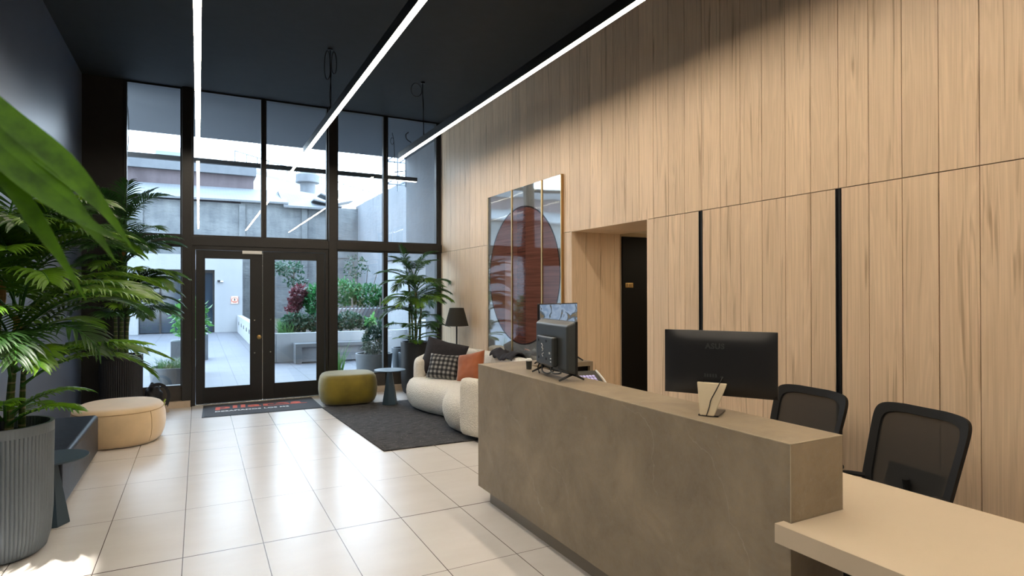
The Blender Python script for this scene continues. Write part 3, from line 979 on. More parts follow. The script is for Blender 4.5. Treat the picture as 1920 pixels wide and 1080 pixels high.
tv_foot(tv, L2 - .06); tv_foot(tv, -L2 + .06)

# larger TV behind, facing the camera
p0, p1 = Vector((2.265, 3.86)), Vector((2.745, 4.06))
dv = (p1 - p0).normalized(); ctr = (p0 + p1) / 2
tv2 = thing('flat_television', 'flat television with a lit picture, standing behind the smaller grey one', 'television', (ctr.x, ctr.y, DZ))
tv2.rotation_euler = (0, 0, math.atan2(dv.y, dv.x))
L2 = (p1 - p0).length / 2
B(-L2, L2, 0, .02, .045, .465, .003).build('casing', M['plastic'], tv2, world=False, smooth=0)
B(-L2 + .008, L2 - .008, -.0015, -.0002, .062, .458).build('screen', M['tvpic'], tv2, world=False, smooth=0)
tv_foot(tv2, -L2 + .06, .09, .05); tv_foot(tv2, L2 - .06, .09, .05)
# gang of small items beside TVs
cup = thing('desk_cup', 'small dark cup with a white lid beside the television feet', 'cup', (2.105, 3.735, DZ))
MB().lathe([(.019, 0.0005), (.022, .04), (.023, .058)], 20, c=(2.105, 3.735, DZ)).build('body', M['plastic2'], cup)
MB().lathe([(.0235, .0582), (.024, .066), (.014, .078)], 20, c=(2.105, 3.735, DZ)).build('lid', M['white'], cup)
ph = thing('desk_phone', 'dark desk phone with a lit lilac keypad on the lower counter', 'phone', (2.42, 3.42, .752))
mb = MB()
mt = Matrix.Translation((2.40, 3.42, .752)) @ Matrix.Rotation(-.15, 4, 'Z')
mb.add([(-.10, -.09, 0), (.10, -.09, 0), (.10, .09, 0), (-.10, .09, 0), (-.10, -.09, .19), (.10, -.09, .19), (.10, .09, .28), (-.10, .09, .28)],
       [(0, 3, 2, 1), (4, 5, 6, 7), (0, 1, 5, 4), (1, 2, 6, 5), (2, 3, 7, 6), (3, 0, 4, 7)], mt)
mb.build('body', M['plastic2'], ph, smooth=0)
mb = MB()
sl = math.atan2(.09, .18)
for r_ in range(3):
    for c_ in range(5):
        mb.box(-.05 + c_ * .024, -.032 + c_ * .024, -.04 + r_ * .03, -.018 + r_ * .03, .0005, .004,
               mat=mt @ Matrix.Translation((0, 0, .235)) @ Matrix.Rotation(sl, 4, 'X'))
mb.build('keypad', M['keypad'], ph, smooth=0)
pts = [mt @ Vector((.106, -.09, .16)), mt @ Vector((.108, -.05, .215)), mt @ Vector((.108, .03, .255)), mt @ Vector((.106, .09, .28))]
MB().tube(smooth_open(pts, 5), .007, 8).build('edge_trim', M['white'], ph)
# black jacket lying over the far desk corner / sofa back is built with the sofa

# ------------------------------------------------------------------ office chairs
def office_chair(label, loc, rz):
    """local +Y is where the sitter faces; seat height .47"""
    t = thing('office_chair', label, 'chair', loc, rz, group='black mesh office chairs behind the desk')
    bw = MB.build
    # back frame: rounded trapezoid ring, leaning slightly
    lean = math.radians(18)
    mt = Matrix.Translation((0, -.20, .50)) @ Matrix.Rotation(lean, 4, 'X')
    def ring(w0, w1, z0, z1, e):
        out = []
        for i in range(120):
            a = 2 * PI * (i + .5) / 120
            c_, s_ = math.cos(a), math.sin(a)
            xx = math.copysign(abs(c_) ** (2 / e), c_); zz = math.copysign(abs(s_) ** (2 / e), s_)
            zf = (zz + 1) / 2
            wdt = w0 + (w1 - w0) * zf
            x = xx * wdt
            z = z0 + (z1 - z0) * zf - .02 * (xx * xx) * (1 if zz > 0 else 0)
            out.append((x, -.03 * (1 - (x / .25) ** 2) + .0, z))
        return out
    outer = ring(.238, .262, .03, .53, 8.5); inner = ring(.194, .220, .06, .485, 8.5)
    mb = MB()
    n_ = len(outer); vs = []; fs = []
    for (rg, dy) in ((outer, -.012), (outer, .012), (inner, .010), (inner, -.010)):
        vs += [(p[0], p[1] + dy, p[2]) for p in rg]
    for k in range(4):
        for i in range(n_):
            j = (i + 1) % n_
            fs.append((k * n_ + i, k * n_ + j, ((k + 1) % 4) * n_ + j, ((k + 1) % 4) * n_ + i))
    mb.add(vs, fs, mt)
    bw(mb, 'backrest_frame', M['chairblack'], t, world=False, smooth=40)
    mb = MB()
    grid = []; fs = []
    nu_, nv_ = 12, 12
    for j in range(nv_ + 1):
        for i in range(nu_ + 1):
            u = -1 + 2 * i / nu_; v_ = j / nv_
            wdt = .200 + (.222 - .200) * v_
            x = u * wdt
            grid.append((x, -.03 * (1 - (x / .25) ** 2), .066 + (.505 - .066) * v_ - .015 * u * u * v_))
    for j in range(nv_):
        for i in range(nu_):
            a = j * (nu_ + 1) + i
            fs.append((a, a + 1, a + nu_ + 2, a + nu_ + 1))
    mb.add(grid, fs, mt)
    bw(mb, 'backrest_mesh', M['mesh'], t, world=False)
    mb = MB()
    mb.box(-.15, .15, -.062, -.040, .09, .215, .008, mt)
    bw(mb, 'lumbar_support', M['blackmetal'], t, world=False, smooth=0)
    mb = MB()
    mb.tube([(0, -.10, .40), (0, -.245, .42), (0, -.265, .52), (0, -.245, .64)], [.028, .026, .022, .018], 10)
    bw(mb, 'back_support', M['chairblack'], t, world=False)
    mb = MB()
    ol = superellipse(0, .06, .245, .235, 3.4, 48)
    mb.slab(ol, [(.03, .42), (.0, .435), (0, .465), (.02, .485), (.06, .492)])
    bw(mb, 'seat', M['blackcloth'], t, world=False, smooth=60)
    for sx_ in (-1, 1):
        mb = MB()
        mb.tube(smooth_open([(sx_ * .20, .05, .425), (sx_ * .285, .04, .43), (sx_ * .290, .02, .52), (sx_ * .290, -.02, .625)], 5), .016, 8)
        mb.tube(smooth_open([(sx_ * .288, .00, .60), (sx_ * .285, -.14, .60), (sx_ * .215, -.215, .60)], 5), .013, 8)
        mb.box(sx_ * .290 - .035, sx_ * .290 + .035, -.12, .12, .625, .652, .010)
        bw(mb, 'armrest', M['chairblack'], t, world=False, smooth=40)
    mb = MB()
    mb.lathe([(.09, .37), (.10, .40), (.10, .42)], 20).lathe([(.028, .10), (.028, .25), (.018, .26), (.018, .38)], 16)
    bw(mb, 'gas_column', M['chairblack'], t, world=False)
    for k in range(5):
        a = 2 * PI * k / 5 + .3
        d = Vector((math.cos(a), math.sin(a), 0))
        mb = MB()
        mb.tube([d * .02 + Vector((0, 0, .115)), d * .15 + Vector((0, 0, .10)), d * .29 + Vector((0, 0, .072))], [.028, .02, .013], 8)
        lg = bw(mb, 'leg', M['chairblack'], t, world=False)
        mb = MB()
        c_ = d * .29
        side = Vector((-d.y, d.x, 0))
        for q_ in (-1, 1):
            mw = Matrix.Translation(c_ + side * .016 * q_ + Vector((0, 0, .0285))) @ Matrix.Rotation(a, 4, 'Z') @ Matrix.Rotation(PI / 2, 4, 'X')
            mb.lathe([(.018, -.009), (.028, -.006), (.028, .006), (.018, .009)], 16, mat=mw)
        mb.tube([c_ + Vector((0, 0, .03)), c_ + Vector((0, 0, .075))], .008, 6)
        bw(mb, 'caster', M['blackmetal'], lg, world=False)
    return t
office_chair('black mesh office chair at the near pale counter, back fully visible', (2.95, 1.80, 0), math.radians(79))
office_chair('black mesh office chair half hidden behind the monitor and slate desk', (3.02, 2.44, -0.0), math.radians(85))

# ------------------------------------------------------------------ artwork
art = thing('wall_artwork', 'tall three-panel glass artwork with a dark red oval on the oak wall', 'artwork', (XW, 6.6, .74))
ys = [(5.652, 6.060), (6.078, 6.816), (6.836, 7.548)]
ys = [(5.652, 6.052), (6.078, 6.812), (6.842, 7.548)]
for (a, b) in ys:
    o = B(XW - .030, XW - .024, a, b, .740, 2.915, .001)
    # material reads object space: keep origin at world zero through the parent offset
    ob = o.build('glass_panel', M['art'], art, smooth=0)
    ob.data.transform(Matrix.Translation(parent_loc(art)))
    ob.location = -parent_loc(art)
mb = MB()
for y_ in (6.065, 6.827):
    mb.box(XW - .040, XW - .010, y_ - .012, y_ + .012, .735, 2.918, .001)
mb.box(XW - .034, XW - .001, 5.640, 5.651, .738, 2.918)
mb.box(XW - .034, XW - .001, 7.549, 7.556, .738, 2.918)
mb.build('edge_strip', M['brass'], art, smooth=0)
B(XW - .023, XW - .001, 5.655, 7.545, .745, 2.91).build('back_board', M['blackmetal'], art, smooth=0)

# ------------------------------------------------------------------ sofa and lounge
rug = tag(MB().slab([(1.640, 5.86), (3.55, 5.80), (3.55, 8.43), (1.500, 8.46)][::1], [(0, .001), (0, .012)]).build('rug', M['rug'], origin=(2.5, 7.1, 0), smooth=0),
          'charcoal woven rug under the cream sofa and round side table', 'rug')
sofa = thing('sofa', 'cream boucle sofa with a curved kidney-shaped seat against the oak wall', 'sofa', (3.0, 6.8, .012))
seat = [(2.60, 8.02), (2.49, 7.78), (2.52, 7.42), (2.62, 7.08), (2.66, 6.84), (2.55, 6.62), (2.48, 6.36), (2.52, 6.08), (2.68, 5.84), (2.95, 5.70), (3.25, 5.72), (3.42, 5.95), (3.46, 6.8), (3.42, 7.7), (3.22, 8.05), (2.90, 8.13)]
seat.reverse()
so = smooth_closed(seat, 8)
def area2(p): return sum(p[i - 1][0] * p[i][1] - p[i][0] * p[i - 1][1] for i in range(len(p)))
if area2(so) < 0: so.reverse()
Z0 = .013
mb = MB().slab(so, [(.16, Z0), (.115, Z0 + .01), (.07, .05), (.03, .11), (.006, .19), (0, .26), (.012, .325), (.045, .385), (.09, .415), (.15, .43), (.22, .436)])
mb.build('seat', M['boucle'], sofa, smooth=80)
# wrap-around back
path = smooth_open([(2.70, 7.86), (2.78, 8.03), (3.00, 8.12), (3.26, 8.04), (3.42, 7.78), (3.475, 7.3), (3.485, 6.7), (3.46, 6.2), (3.36, 5.84), (3.12, 5.63), (2.86, 5.60), (2.66, 5.74), (2.58, 5.93)], 6)
hw = .085
def back_section(wk, ztop, zbot=.05):
    """rounded section (n, z): closed loop"""
    hh_ = (ztop - zbot) / 2; cz = (ztop + zbot) / 2
    out = []
    for i in range(28):
        a = 2 * PI * i / 28
        c_, s_ = math.cos(a), math.sin(a)
        nx = math.copysign(abs(c_) ** .62, c_) * hw * wk
        out.append((nx, cz + math.copysign(abs(s_) ** .30, s_) * (hh_ - .0) if wk > .99 else cz + math.copysign(abs(s_) ** .30, s_) * (hh_ - hw * .5 * (1 - wk))))
    return out
def top_at(p):
    k = min(1, max(0, (p.x - 2.62) / .62)); k = k * k * (3 - 2 * k)
    return .665 + .125 * k
st = []
t0 = (path[1] - path[0]).normalized(); t1 = (path[-1] - path[-2]).normalized()
for a in (88, 70, 50, 30, 12):
    st.append((path[0] - t0 * hw * math.sin(math.radians(a)), t0, math.cos(math.radians(a))))
for i, p in enumerate(path):
    st.append((p, (path[min(i + 1, len(path) - 1)] - path[max(i - 1, 0)]).normalized(), 1.0))
for a in (12, 30, 50, 70, 88):
    st.append((path[-1] + t1 * hw * math.sin(math.radians(a)), t1, math.cos(math.radians(a))))
vs = []; fs = []
for (p, td, wk) in st:
    nn = Vector((-td.y, td.x))
    for (nx, z) in back_section(max(wk, .05), top_at(p)):
        q_ = p + nn * nx
        vs.append((min(q_.x, XW - .008), q_.y, z))
m_ = 28
for i in range(len(st) - 1):
    for k in range(m_):
        fs.append((i * m_ + k, i * m_ + (k + 1) % m_, (i + 1) * m_ + (k + 1) % m_, (i + 1) * m_ + k))
fs.append(tuple(reversed(range(m_)))); fs.append(tuple(range((len(st) - 1) * m_, len(st) * m_)))
mb = MB(); mb.add(vs, fs)
mb.build('backrest', M['boucle'], sofa, smooth=80)

def pillow(label, w_, h_, th, mat, mtx, name='cushion', grp='cushions on the sofa'):
    nn_ = 22
    vs = []; uvs = []; fs = []
    for side in (1, -1):
        for j in range(nn_ + 1):
            for i in range(nn_ + 1):
                u = -1 + 2 * i / nn_; v_ = -1 + 2 * j / nn_
                d = max(0, (1 - u ** 4) * (1 - v_ ** 4)) ** .62
                pin = 1 - .07 * (1 - abs(u * v_)) * max(abs(u), abs(v_)) ** 3
                wr = .006 * noise.noise(Vector((u * 3 + w_ * 9, v_ * 3, side)))
                vs.append(Vector((u * w_ / 2 * pin, side * (th / 2 * d + wr * d), v_ * h_ / 2 * pin)))
                uvs.append(((u + 1) / 2, (v_ + 1) / 2))
    m_ = (nn_ + 1) ** 2
    for s2 in range(2):
        for j in range(nn_):
            for i in range(nn_):
                a = s2 * m_ + j * (nn_ + 1) + i
                q_ = (a, a + 1, a + nn_ + 2, a + nn_ + 1)
                fs.append(q_ if s2 else q_[::-1])
    mb = MB()
    mb.add(vs, fs)
    o = mb.build(name, mat, origin=(0, 0, 0), smooth=80, uvs=uvs)
    o.matrix_world = mtx
    tag(o, label, 'cushion', grp)
    return o
def pm(loc, az, lean, roll=0):
    """pillow facing azimuth az (deg from +X), leaning back"""
    return Matrix.Translation(loc) @ Matrix.Rotation(math.radians(az + 90), 4, 'Z') @ Matrix.Rotation(math.radians(-lean), 4, 'X') @ Matrix.Rotation(math.radians(roll), 4, 'Y')
pillow('large plain black cushion leaning in the far corner of the sofa', .60, .52, .16, M['blackcloth'], pm((3.00, 7.74, .665), 238, 20, 14))
pillow('black and grey checked cushion in front of the plain black one', .44, .34, .14, M['check'], pm((2.89, 7.45, .598), 226, 24, 3))
pillow('rust orange velvet cushion beside the checked cushion', .42, .40, .15, M['rust'], pm((3.14, 7.12, .612), 208, 24, -14))
# black jacket draped on the sofa back
mb = MB()
nu, nv = 26, 14
vs = []; fs = []
for j in range(nv + 1):
    for i in range(nu + 1):
        u = i / nu; v_ = j / nv
        yy = 6.42 + .62 * u
        ang = (v_ - .5) * 2.6
        xx = 3.48 + .115 * math.sin(ang) + .02 * noise.noise(Vector((u * 6, v_ * 4, 1)))
        zz = .735 + .10 * math.cos(ang) + .035 * noise.noise(Vector((u * 7, v_ * 3, 5))) + .018 * math.sin(u * 9)
        if abs(ang) > 1: zz -= .04 * (abs(ang) - 1)
        vs.append((min(xx, 3.615), yy, zz))
for j in range(nv):
    for i in range(nu):
        a = j * (nu + 1) + i
        fs.append((a, a + 1, a + nu + 2, a + nu + 1))
mb.add(vs, fs)
o = mb.build('jacket', M['blackcloth'], origin=(3.45, 6.7, .75), smooth=80)
sd = o.modifiers.new('thick', 'SOLIDIFY'); sd.thickness = .012
tag(o, 'crumpled black jacket draped over the back of the cream sofa', 'jacket')

def pouf(name, label, ol, h, mat, seams, grp=None, rnd=.06, z0=0.0):
    t = thing(name, label, 'ottoman', (sum(p[0] for p in ol) / len(ol), sum(p[1] for p in ol) / len(ol), z0))
    if grp: t['group'] = grp
    r = rnd
    prof = [(.10, z0 + .004), (.07, z0 + .008), (.035, z0 + .04), (.012, z0 + .10), (0, z0 + h * .45), (.004, z0 + h * .7), (.022, z0 + h - .05), (.045, z0 + h - .018), (.075, z0 + h - .004), (.13, z0 + h)]
    MB().slab(ol, prof).build('upholstery', mat, t, smooth=80)
    return t
pf = pouf('ottoman', 'olive green velvet ottoman beside the doormat, rounded square', superellipse(1.905, 8.70, .405, .37, 3.0, 72, math.radians(-6)), .425, M['olive'], 0, z0=.013)
ol = superellipse(-.755, 7.66, .435, .50, 2.3, 72)
pb = pouf('ottoman', 'large sand velvet ottoman at the end of the dark leather bench', ol, .40, M['sand'], 0)
# piping and panel seams on the sand ottoman
P_ = [Vector((p[0], p[1])) for p in ol]
cpt = Vector((-.755, 7.66))
mb = MB()
def ring_at(ins, z):
    out = []
    for p in P_:
        d = (p - cpt).normalized()
        q_ = p - d * ins
        out.append((q_.x, q_.y, z))
    return out + [out[0]]
mb.tube(ring_at(.020, .352), .0035, 5, caps=False)
for idx in (63, 45, 9, 27):
    p = P_[idx]; d = (p - cpt).normalized()
    mb.tube([(p - d * i_).to_tuple() + (z_,) for (i_, z_) in ((.040, .035), (.011, .10), (-.001, .18), (.003, .28), (.018, .35))], .003, 5)
mb.build('piping', M['seam'], pb)

def side_table(label, x, y, z0, ztop, r, g=None):
    t = thing('side_table', label, 'side table', (x, y, z0), group='navy pedestal side tables')
    MB().lathe([(r - .006, ztop - .012), (r, ztop - .006), (r - .001, ztop)], 56, c=(x, y, 0)).build('table_top', M['navy'], t, smooth=30)
    MB().lathe([(.108, z0 + .001), (.108, z0 + .012), (.034, ztop - .013)], 6, c=(x, y, 0)).build('pedestal', M['navy'], t, smooth=0)
    return t
side_table('round navy side table on the charcoal rug beside the olive ottoman', 2.385, 8.225, .013, .500, .218)
side_table('round navy side table between the fluted planter and leather bench', -.900, 5.11, 0.0, .462, .218)
# leather bench
bench = thing('bench', 'long low dark navy leather bench along the left wall', 'bench', (-1.1, 6.1, 0))
mb = MB()
bmx = bmesh.new(); bmesh.ops.create_cube(bmx, size=1)
for v_ in bmx.verts: v_.co = Vector((-1.100 + v_.co.x * .48, 6.125 + v_.co.y * 1.75, .225 + v_.co.z * .37))
bmesh.ops.bevel(bmx, geom=bmx.edges[:], offset=.035, segments=5, affect='EDGES', profile=.5)
mb.frombm(bmx)
mb.build('cushion_block', M['leather'], bench, smooth=60)
B(-1.33, -.90, 5.30, 6.95, 0.001, .042).build('plinth', M['matedge'], bench, smooth=0)

# floor lamp
lx, ly = 3.415, 8.26
lp = thing('floor_lamp', 'black floor lamp with a tapered black shade behind the sofa', 'lamp', (lx, ly, 0.0))
MB().lathe([(.12, .013), (.12, .028), (.02, .034)], 32, c=(lx, ly, 0)).build('base', M['blackmetal'], lp)
MB().tube([(lx, ly, .03), (lx, ly, 1.22)], .011, 10).build('pole', M['blackmetal'], lp)
mb = MB()
n = 40; vs = []; fs = []
for (r, z) in ((.178, 1.085), (.106, 1.352), (.103, 1.350), (.175, 1.086)):
    for i in range(n):
        a = 2 * PI * i / n; vs.append((lx + r * math.cos(a), ly + r * math.sin(a), z))
for k in range(4):
    for i in range(n):
        j = (i + 1) % n
        fs.append((k * n + i, k * n + j, ((k + 1) % 4) * n + j, ((k + 1) % 4) * n + i))
mb.add(vs, fs)
mb.build('lamp_shade', M['shade'], lp)
mb = MB().lathe([(.015, 1.18), (.032, 1.22), (.03, 1.26), (.008, 1.29)], 20, c=(lx, ly, 0))
mb.build('bulb', M['white'], lp)

# doormat
dm = thing('doormat', 'grey doormat with orange and white lettering at the entrance doors', 'doormat', (.77, 8.94, 0))
MB().slab([(.035, 8.505), (1.515, 8.455), (1.505, 9.38), (.060, 9.39)], [(0, .001), (0, .006)]).build('border', M['matedge'], dm, smooth=0)
MB().slab([(.060, 8.530), (1.490, 8.482), (1.482, 9.36), (.083, 9.37)], [(0, .006), (0, .009)]).build('pile', M['mat'], dm, smooth=0)
rotm = math.radians(-2.6)
lettering('orange_lettering', 'pilares', .355, M['orange'], Matrix.Translation((.190, 9.005, .0095)) @ Matrix.Rotation(rotm, 4, 'Z') @ Matrix.Diagonal((1.10, .84, 1, 1)), .001, .010, dm, 'LEFT', 1.08)
lettering('white_lettering', 'DESAFIAMOS LOS M2', .098, M['offwhite'], Matrix.Translation((.190, 8.790, .0095)) @ Matrix.Rotation(rotm, 4, 'Z') @ Matrix.Diagonal((.92, .92, 1, 1)), .001, .004, dm, 'LEFT', 1.1)
mb = MB()
mb.box(0, .55, 0, .018, 0, .002, mat=Matrix.Translation((.828, 8.950, .0095)) @ Matrix.Rotation(rotm, 4, 'Z'))
mb.build('orange_underline', M['orange'], dm, smooth=0)

# backpack slumped against the black planter
bag = thing('backpack', 'black backpack with a lime strap slumped beside the black planter', 'backpack', (-.48, 9.20, 0))
mb = MB()
bmx = bmesh.new(); bmesh.ops.create_icosphere(bmx, subdivisions=4, radius=1)
for v_ in bmx.verts:
    p = v_.co.copy()
    p = Vector((p.x * .10, p.y * .09, p.z * .19)) * (1 + .25 * noise.noise(p * 2.3))
    v_.co = p + Vector((-.53, 9.24, .19))
    v_.co.z = max(v_.co.z, .004)
mb.frombm(bmx)
mb.build('body', M['strap'], bag, smooth=80)
mb = MB()
def ribbon(mb, pts, w_, up=Vector((0, -1, 0))):
    pts = smooth_open(pts, 5)
    vs = []; fs = []
    for i, p in enumerate(pts):
        d = (pts[min(i + 1, len(pts) - 1)] - pts[max(i - 1, 0)]).normalized()
        s_ = d.cross(up).normalized() * w_ / 2
        o_ = up * .004
        vs += [p + s_ + o_, p - s_ + o_, p - s_ - o_, p + s_ - o_]
    for i in range(len(pts) - 1):
        for k in range(4):
            fs.append((i * 4 + k, i * 4 + (k + 1) % 4, i * 4 + 4 + (k + 1) % 4, i * 4 + 4 + k))
    mb.add(vs, fs)
ribbon(mb, [(-.56, 9.13, .36), (-.47, 9.11, .385), (-.39, 9.11, .34), (-.35, 9.11, .24), (-.365, 9.12, .13), (-.385, 9.12, .07)], .038)
mb.build('shoulder_strap', M['strap'], bag)
mb = MB(); ribbon(mb, [(-.385, 9.115, .18), (-.405, 9.11, .14), (-.400, 9.11, .09)], .018); mb.build('lime_strap', M['neon'], bag)
mb = MB(); ribbon(mb, [(-.385, 9.10, .10), (-.375, 9.09, .05), (-.350, 9.08, .012)], .034); mb.build('strap_end', M['bagtrim'], bag)

# ------------------------------------------------------------------ palms
CL = dict(x0=XL + .02, x1=XW - .03, y1=FY0 - .06, z1=ZC - .05)
def clampv(p, on=True):
    if not on: return p
    return Vector((min(max(p.x, CL['x0']), CL['x1']), min(p.y, CL['y1']), min(max(p.z, .02), CL['z1'])))
def frond(parent, p0, az, el, L, droop, leaf, n=24, w_=.015, mat='leaf', twist=0.0, bare=.22, clamp=True, vsh=.28):
    """one pinnate leaf; az/el in degrees, droop = degrees lost along its length"""
    rnd = random.Random(int((p0[0] * 91 + p0[2] * 57 + az * 3 + el) * 10))
    N = 18
    n = int(n * .92); w_ = w_ * 1.28
    pts = [Vector(p0)]
    dirs = []
    azr = math.radians(az)
    for i in range(N):
        t = (i + .5) / N
        e = math.radians(el - droop * t ** 1.25)
        a = azr + twist * t
        d = Vector((math.cos(a) * math.cos(e), math.sin(a) * math.cos(e), math.sin(e)))
        dirs.append(d)
        pts.append(pts[-1] + d * L / N)
    dirs.append(dirs[-1])
    mb = MB()
    rr = [.008 * (1 - .8 * i / N) + .0012 for i in range(N + 1)]
    mb.cur = 1
    mb.tube([clampv(p, clamp) for p in pts], rr, 5)
    mb.cur = 0
    for i in range(n):
        t = bare + (1 - bare) * (i + .3) / n
        fi = t * N; k = min(int(fi), N - 1); fr = fi - k
        p = pts[k].lerp(pts[k + 1], fr)
        d = dirs[k].lerp(dirs[k + 1], fr).normalized()
        sd = Vector((-math.sin(azr), math.cos(azr), 0))
        sd = (sd - d * sd.dot(d)).normalized()
        up = d.cross(sd)
        if up.z < 0: up = -up
        tt = (t - bare) / (1 - bare)
        ll = leaf * (.45 + .62 * math.sin(PI * min(1, tt * .9 + .12)) ** .8) * rnd.uniform(.9, 1.08)
        ang = math.radians(68 - 40 * tt + rnd.uniform(-5, 5))
        for s_ in (1, -1):
            ld = (d * math.cos(ang) + sd * s_ * math.sin(ang) + up * vsh).normalized()
            nrm = ld.cross(d if abs(ld.dot(d)) < .95 else up).normalized()
            wd = (nrm.cross(ld)).normalized()
            vs = []
            q_ = p.copy(); dd = ld.copy()
            st = [(0, .35), (.25, 1.0), (.55, .95), (.8, .6), (1, .04)]
            last = 0
            for (u, ww) in st:
                q_ = q_ + dd * ll * (u - last)
                last = u
                dd = (dd + Vector((0, 0, -.34 - .12 * rnd.random()))* (u + .15)).normalized()
                a_ = clampv(q_ + wd * w_ * .5 * ww, clamp); b_ = clampv(q_ - wd * w_ * .5 * ww, clamp)
                m_ = clampv(q_ - nrm * w_ * .18 * ww, clamp)
                vs += [a_, m_, b_]
            fs = []
            for j in range(len(st) - 1):
                fs += [(3 * j, 3 * j + 1, 3 * j + 4, 3 * j + 3), (3 * j + 1, 3 * j + 2, 3 * j + 5, 3 * j + 4)]
            mb.add(vs, fs)
    o = mb.build('frond', [M[mat], M['petiole']], parent, smooth=50)
    return o

def pot(parent, x, y, r, h, mat, flutes=0, z0=0.0, bot=.72):
    prof = [(r * bot * .8, z0 + .001), (r * bot, z0 + .008), (r * (bot + .13), z0 + .035), (r * (bot + .22), z0 + .12), (r * .98, z0 + .26), (r * .99, h * .7), (r, h - .06), (r, h - .058), (r, h), (r - .022, h), (r - .024, h - .07)]
    mb = MB()
    zflute = h - .07
    def mod(a, z):
        if z > h - .06 or not flutes: return 1
        return 1 + .030 * abs(math.sin(flutes * a / 2)) - .030
    pf_ = []
    for i in range(len(prof) - 1):
        a, b = prof[i], prof[i + 1]
        pf_.append(a)
    pf_.append(prof[-1])
    mb.lathe(pf_, flutes * 8 if flutes else 72, c=(x, y, 0), mod=mod, capt=False)
    mb.build('pot', mat, parent, smooth=40)
    MB().lathe([(.01, h - .072), (r - .026, h - .07)], 40, c=(x, y, 0), capt=False).build('soil', M['soil'], parent)

def palm(label, x, y, r, h, potm, flutes, trunks, fronds, leafmat, grp='potted palms'):
    t = thing('potted_palm', label, 'plant', (x, y, 0))
    pot(t, x, y, r, h, potm, flutes)
    for (dx, dy, top, lx_, ly_, rad, sh) in trunks:
        pts = smooth_open([(x + dx, y + dy, h - .08), (x + dx + lx_ * .3, y + dy + ly_ * .3, h + (top - h) * .4), (x + dx + lx_, y + dy + ly_, top)], 6)
        rs = [rad * (1 - .35 * i / (len(pts) - 1)) for i in range(len(pts))]
        MB().tube(pts, rs, 10).build('trunk', M['stem'], t)
        if sh:
            c_ = Vector(pts[-3])
            mb = MB()
            mb.tube([c_ + Vector((0, 0, -.05)), c_ + Vector((.004, 0, .03)), c_ + Vector((.008, 0, .12)), c_ + Vector((-.012, 0, .17))], [rad * .95, rad * 1.12, rad * .95, rad * .45], 10)
            mb.build('dry_sheath', M['sheath'], t)
    for f in fronds:
        f = dict(f)
        frond(t, f.pop('p'), **f)
    return t

def ring_fronds(cx, cy, z, azs, els, Ls, droops, leaf, mat, jit=8, n=24, w_=.017, **kw):
    out = []
    for i, az in enumerate(azs):
        out.append(dict(p=(cx + .02 * math.cos(math.radians(az)), cy + .02 * math.sin(math.radians(az)), z + .03 * (i % 3)),
                        az=az + random.uniform(-jit, jit), el=els[i % len(els)] + random.uniform(-5, 5), L=Ls[i % len(Ls)] * random.uniform(.93, 1.07),
                        droop=droops[i % len(droops)], leaf=leaf, mat=mat, n=n, w_=w_, **kw))
    return out

def crown(cx, cy, seed, count, zr, elr, Lr, dr, leaf, mats, azr=(-180, 180), n=22, w_=.014):
    r = random.Random(seed)
    out = []
    for i in range(count):
        az = azr[0] + (azr[1] - azr[0]) * ((i * .618034 + .1 * r.random()) % 1)
        f = r.random()
        out.append(dict(p=(cx + r.uniform(-.05, .05), cy + r.uniform(-.05, .05), zr[0] + (zr[1] - zr[0]) * f), az=az,
                        el=r.uniform(*elr) + 12 * f, L=r.uniform(*Lr), droop=r.uniform(*dr), leaf=leaf * r.uniform(.9, 1.1), mat=mats[i % len(mats)], n=n, w_=w_, twist=r.uniform(-.25, .25)))
    return out

# big palm in the fluted grey planter, left foreground
x, y = -1.05, 4.64
fr = []
fr += ring_fronds(x + .08, y - .02, 1.42, [-20, -60, 20, 60, 100, -100, 150, -150], [52, 60, 48, 55], [.82, .75, .85, .78], [85, 95, 80], .25, 'leaf', n=26)
fr += ring_fronds(x - .02, y + .05, 1.72, [-35, 5, 45, 85, -75, 125, -120], [66, 58, 72], [.85, .80, .72], [70, 90, 80], .26, 'leafdark', n=26)
fr += ring_fronds(x + .10, y - .05, 1.10, [-25, 10, -65, 40, -110], [42, 30, 38], [.68, .74, .60], [70, 60, 75], .20, 'leaf', n=24)
fr += ring_fronds(x + .02, y - .04, .80, [-30, -80, 15, 70, -130], [40, 55, 35], [.42, .36, .44], [60, 70], .13, 'leafbright', n=20, w_=.014)
fr += [dict(p=(x - .03, y + .10, 1.75), az=-50, el=84, L=.80, droop=45, leaf=.26, mat='leafdark', n=26),
       dict(p=(x + .03, y + .05, 1.75), az=40, el=80, L=.72, droop=60, leaf=.24, mat='leafdark', n=26)]
fr += crown(x + .05, y, 5, 20, (1.0, 1.75), (35, 62), (.66, .86), (70, 100), .23, ['leaf', 'leafdark', 'leaf'], (-110, 60), 26)
fr += [dict(p=(x - .06, y + .06, 1.70), az=95, el=86, L=.95, droop=150, leaf=.24, mat='leafdark', n=28),
       dict(p=(x - .02, y - .02, 1.72), az=-125, el=80, L=.80, droop=120, leaf=.24, mat='leafdark', n=26),
       dict(p=(x + .04, y + .02, 1.74), az=-32, el=76, L=.84, droop=100, leaf=.24, mat='leaf', n=26),
       dict(p=(x + .04, y - .02, 1.30), az=-36, el=44, L=.98, droop=62, leaf=.26, mat='leaf', n=28),
       dict(p=(x + .04, y - .02, 1.10), az=-30, el=30, L=.88, droop=40, leaf=.16, mat='leafbright', n=26)]
palm('tall palm in a blue-grey fluted planter at the front left', x, y, .25, .80, M['potgrey'], 72,
     [(.03, -.02, 1.42, .05, .0, .024, True), (-.06, .04, 1.72, .04, .01, .026, True), (.08, .05, 1.12, .02, -.06, .020, False), (-.09, -.08, 1.2, -.02, .0, .020, True), (.0, .10, 1.35, .06, .02, .018, False)], fr, 'leaf')

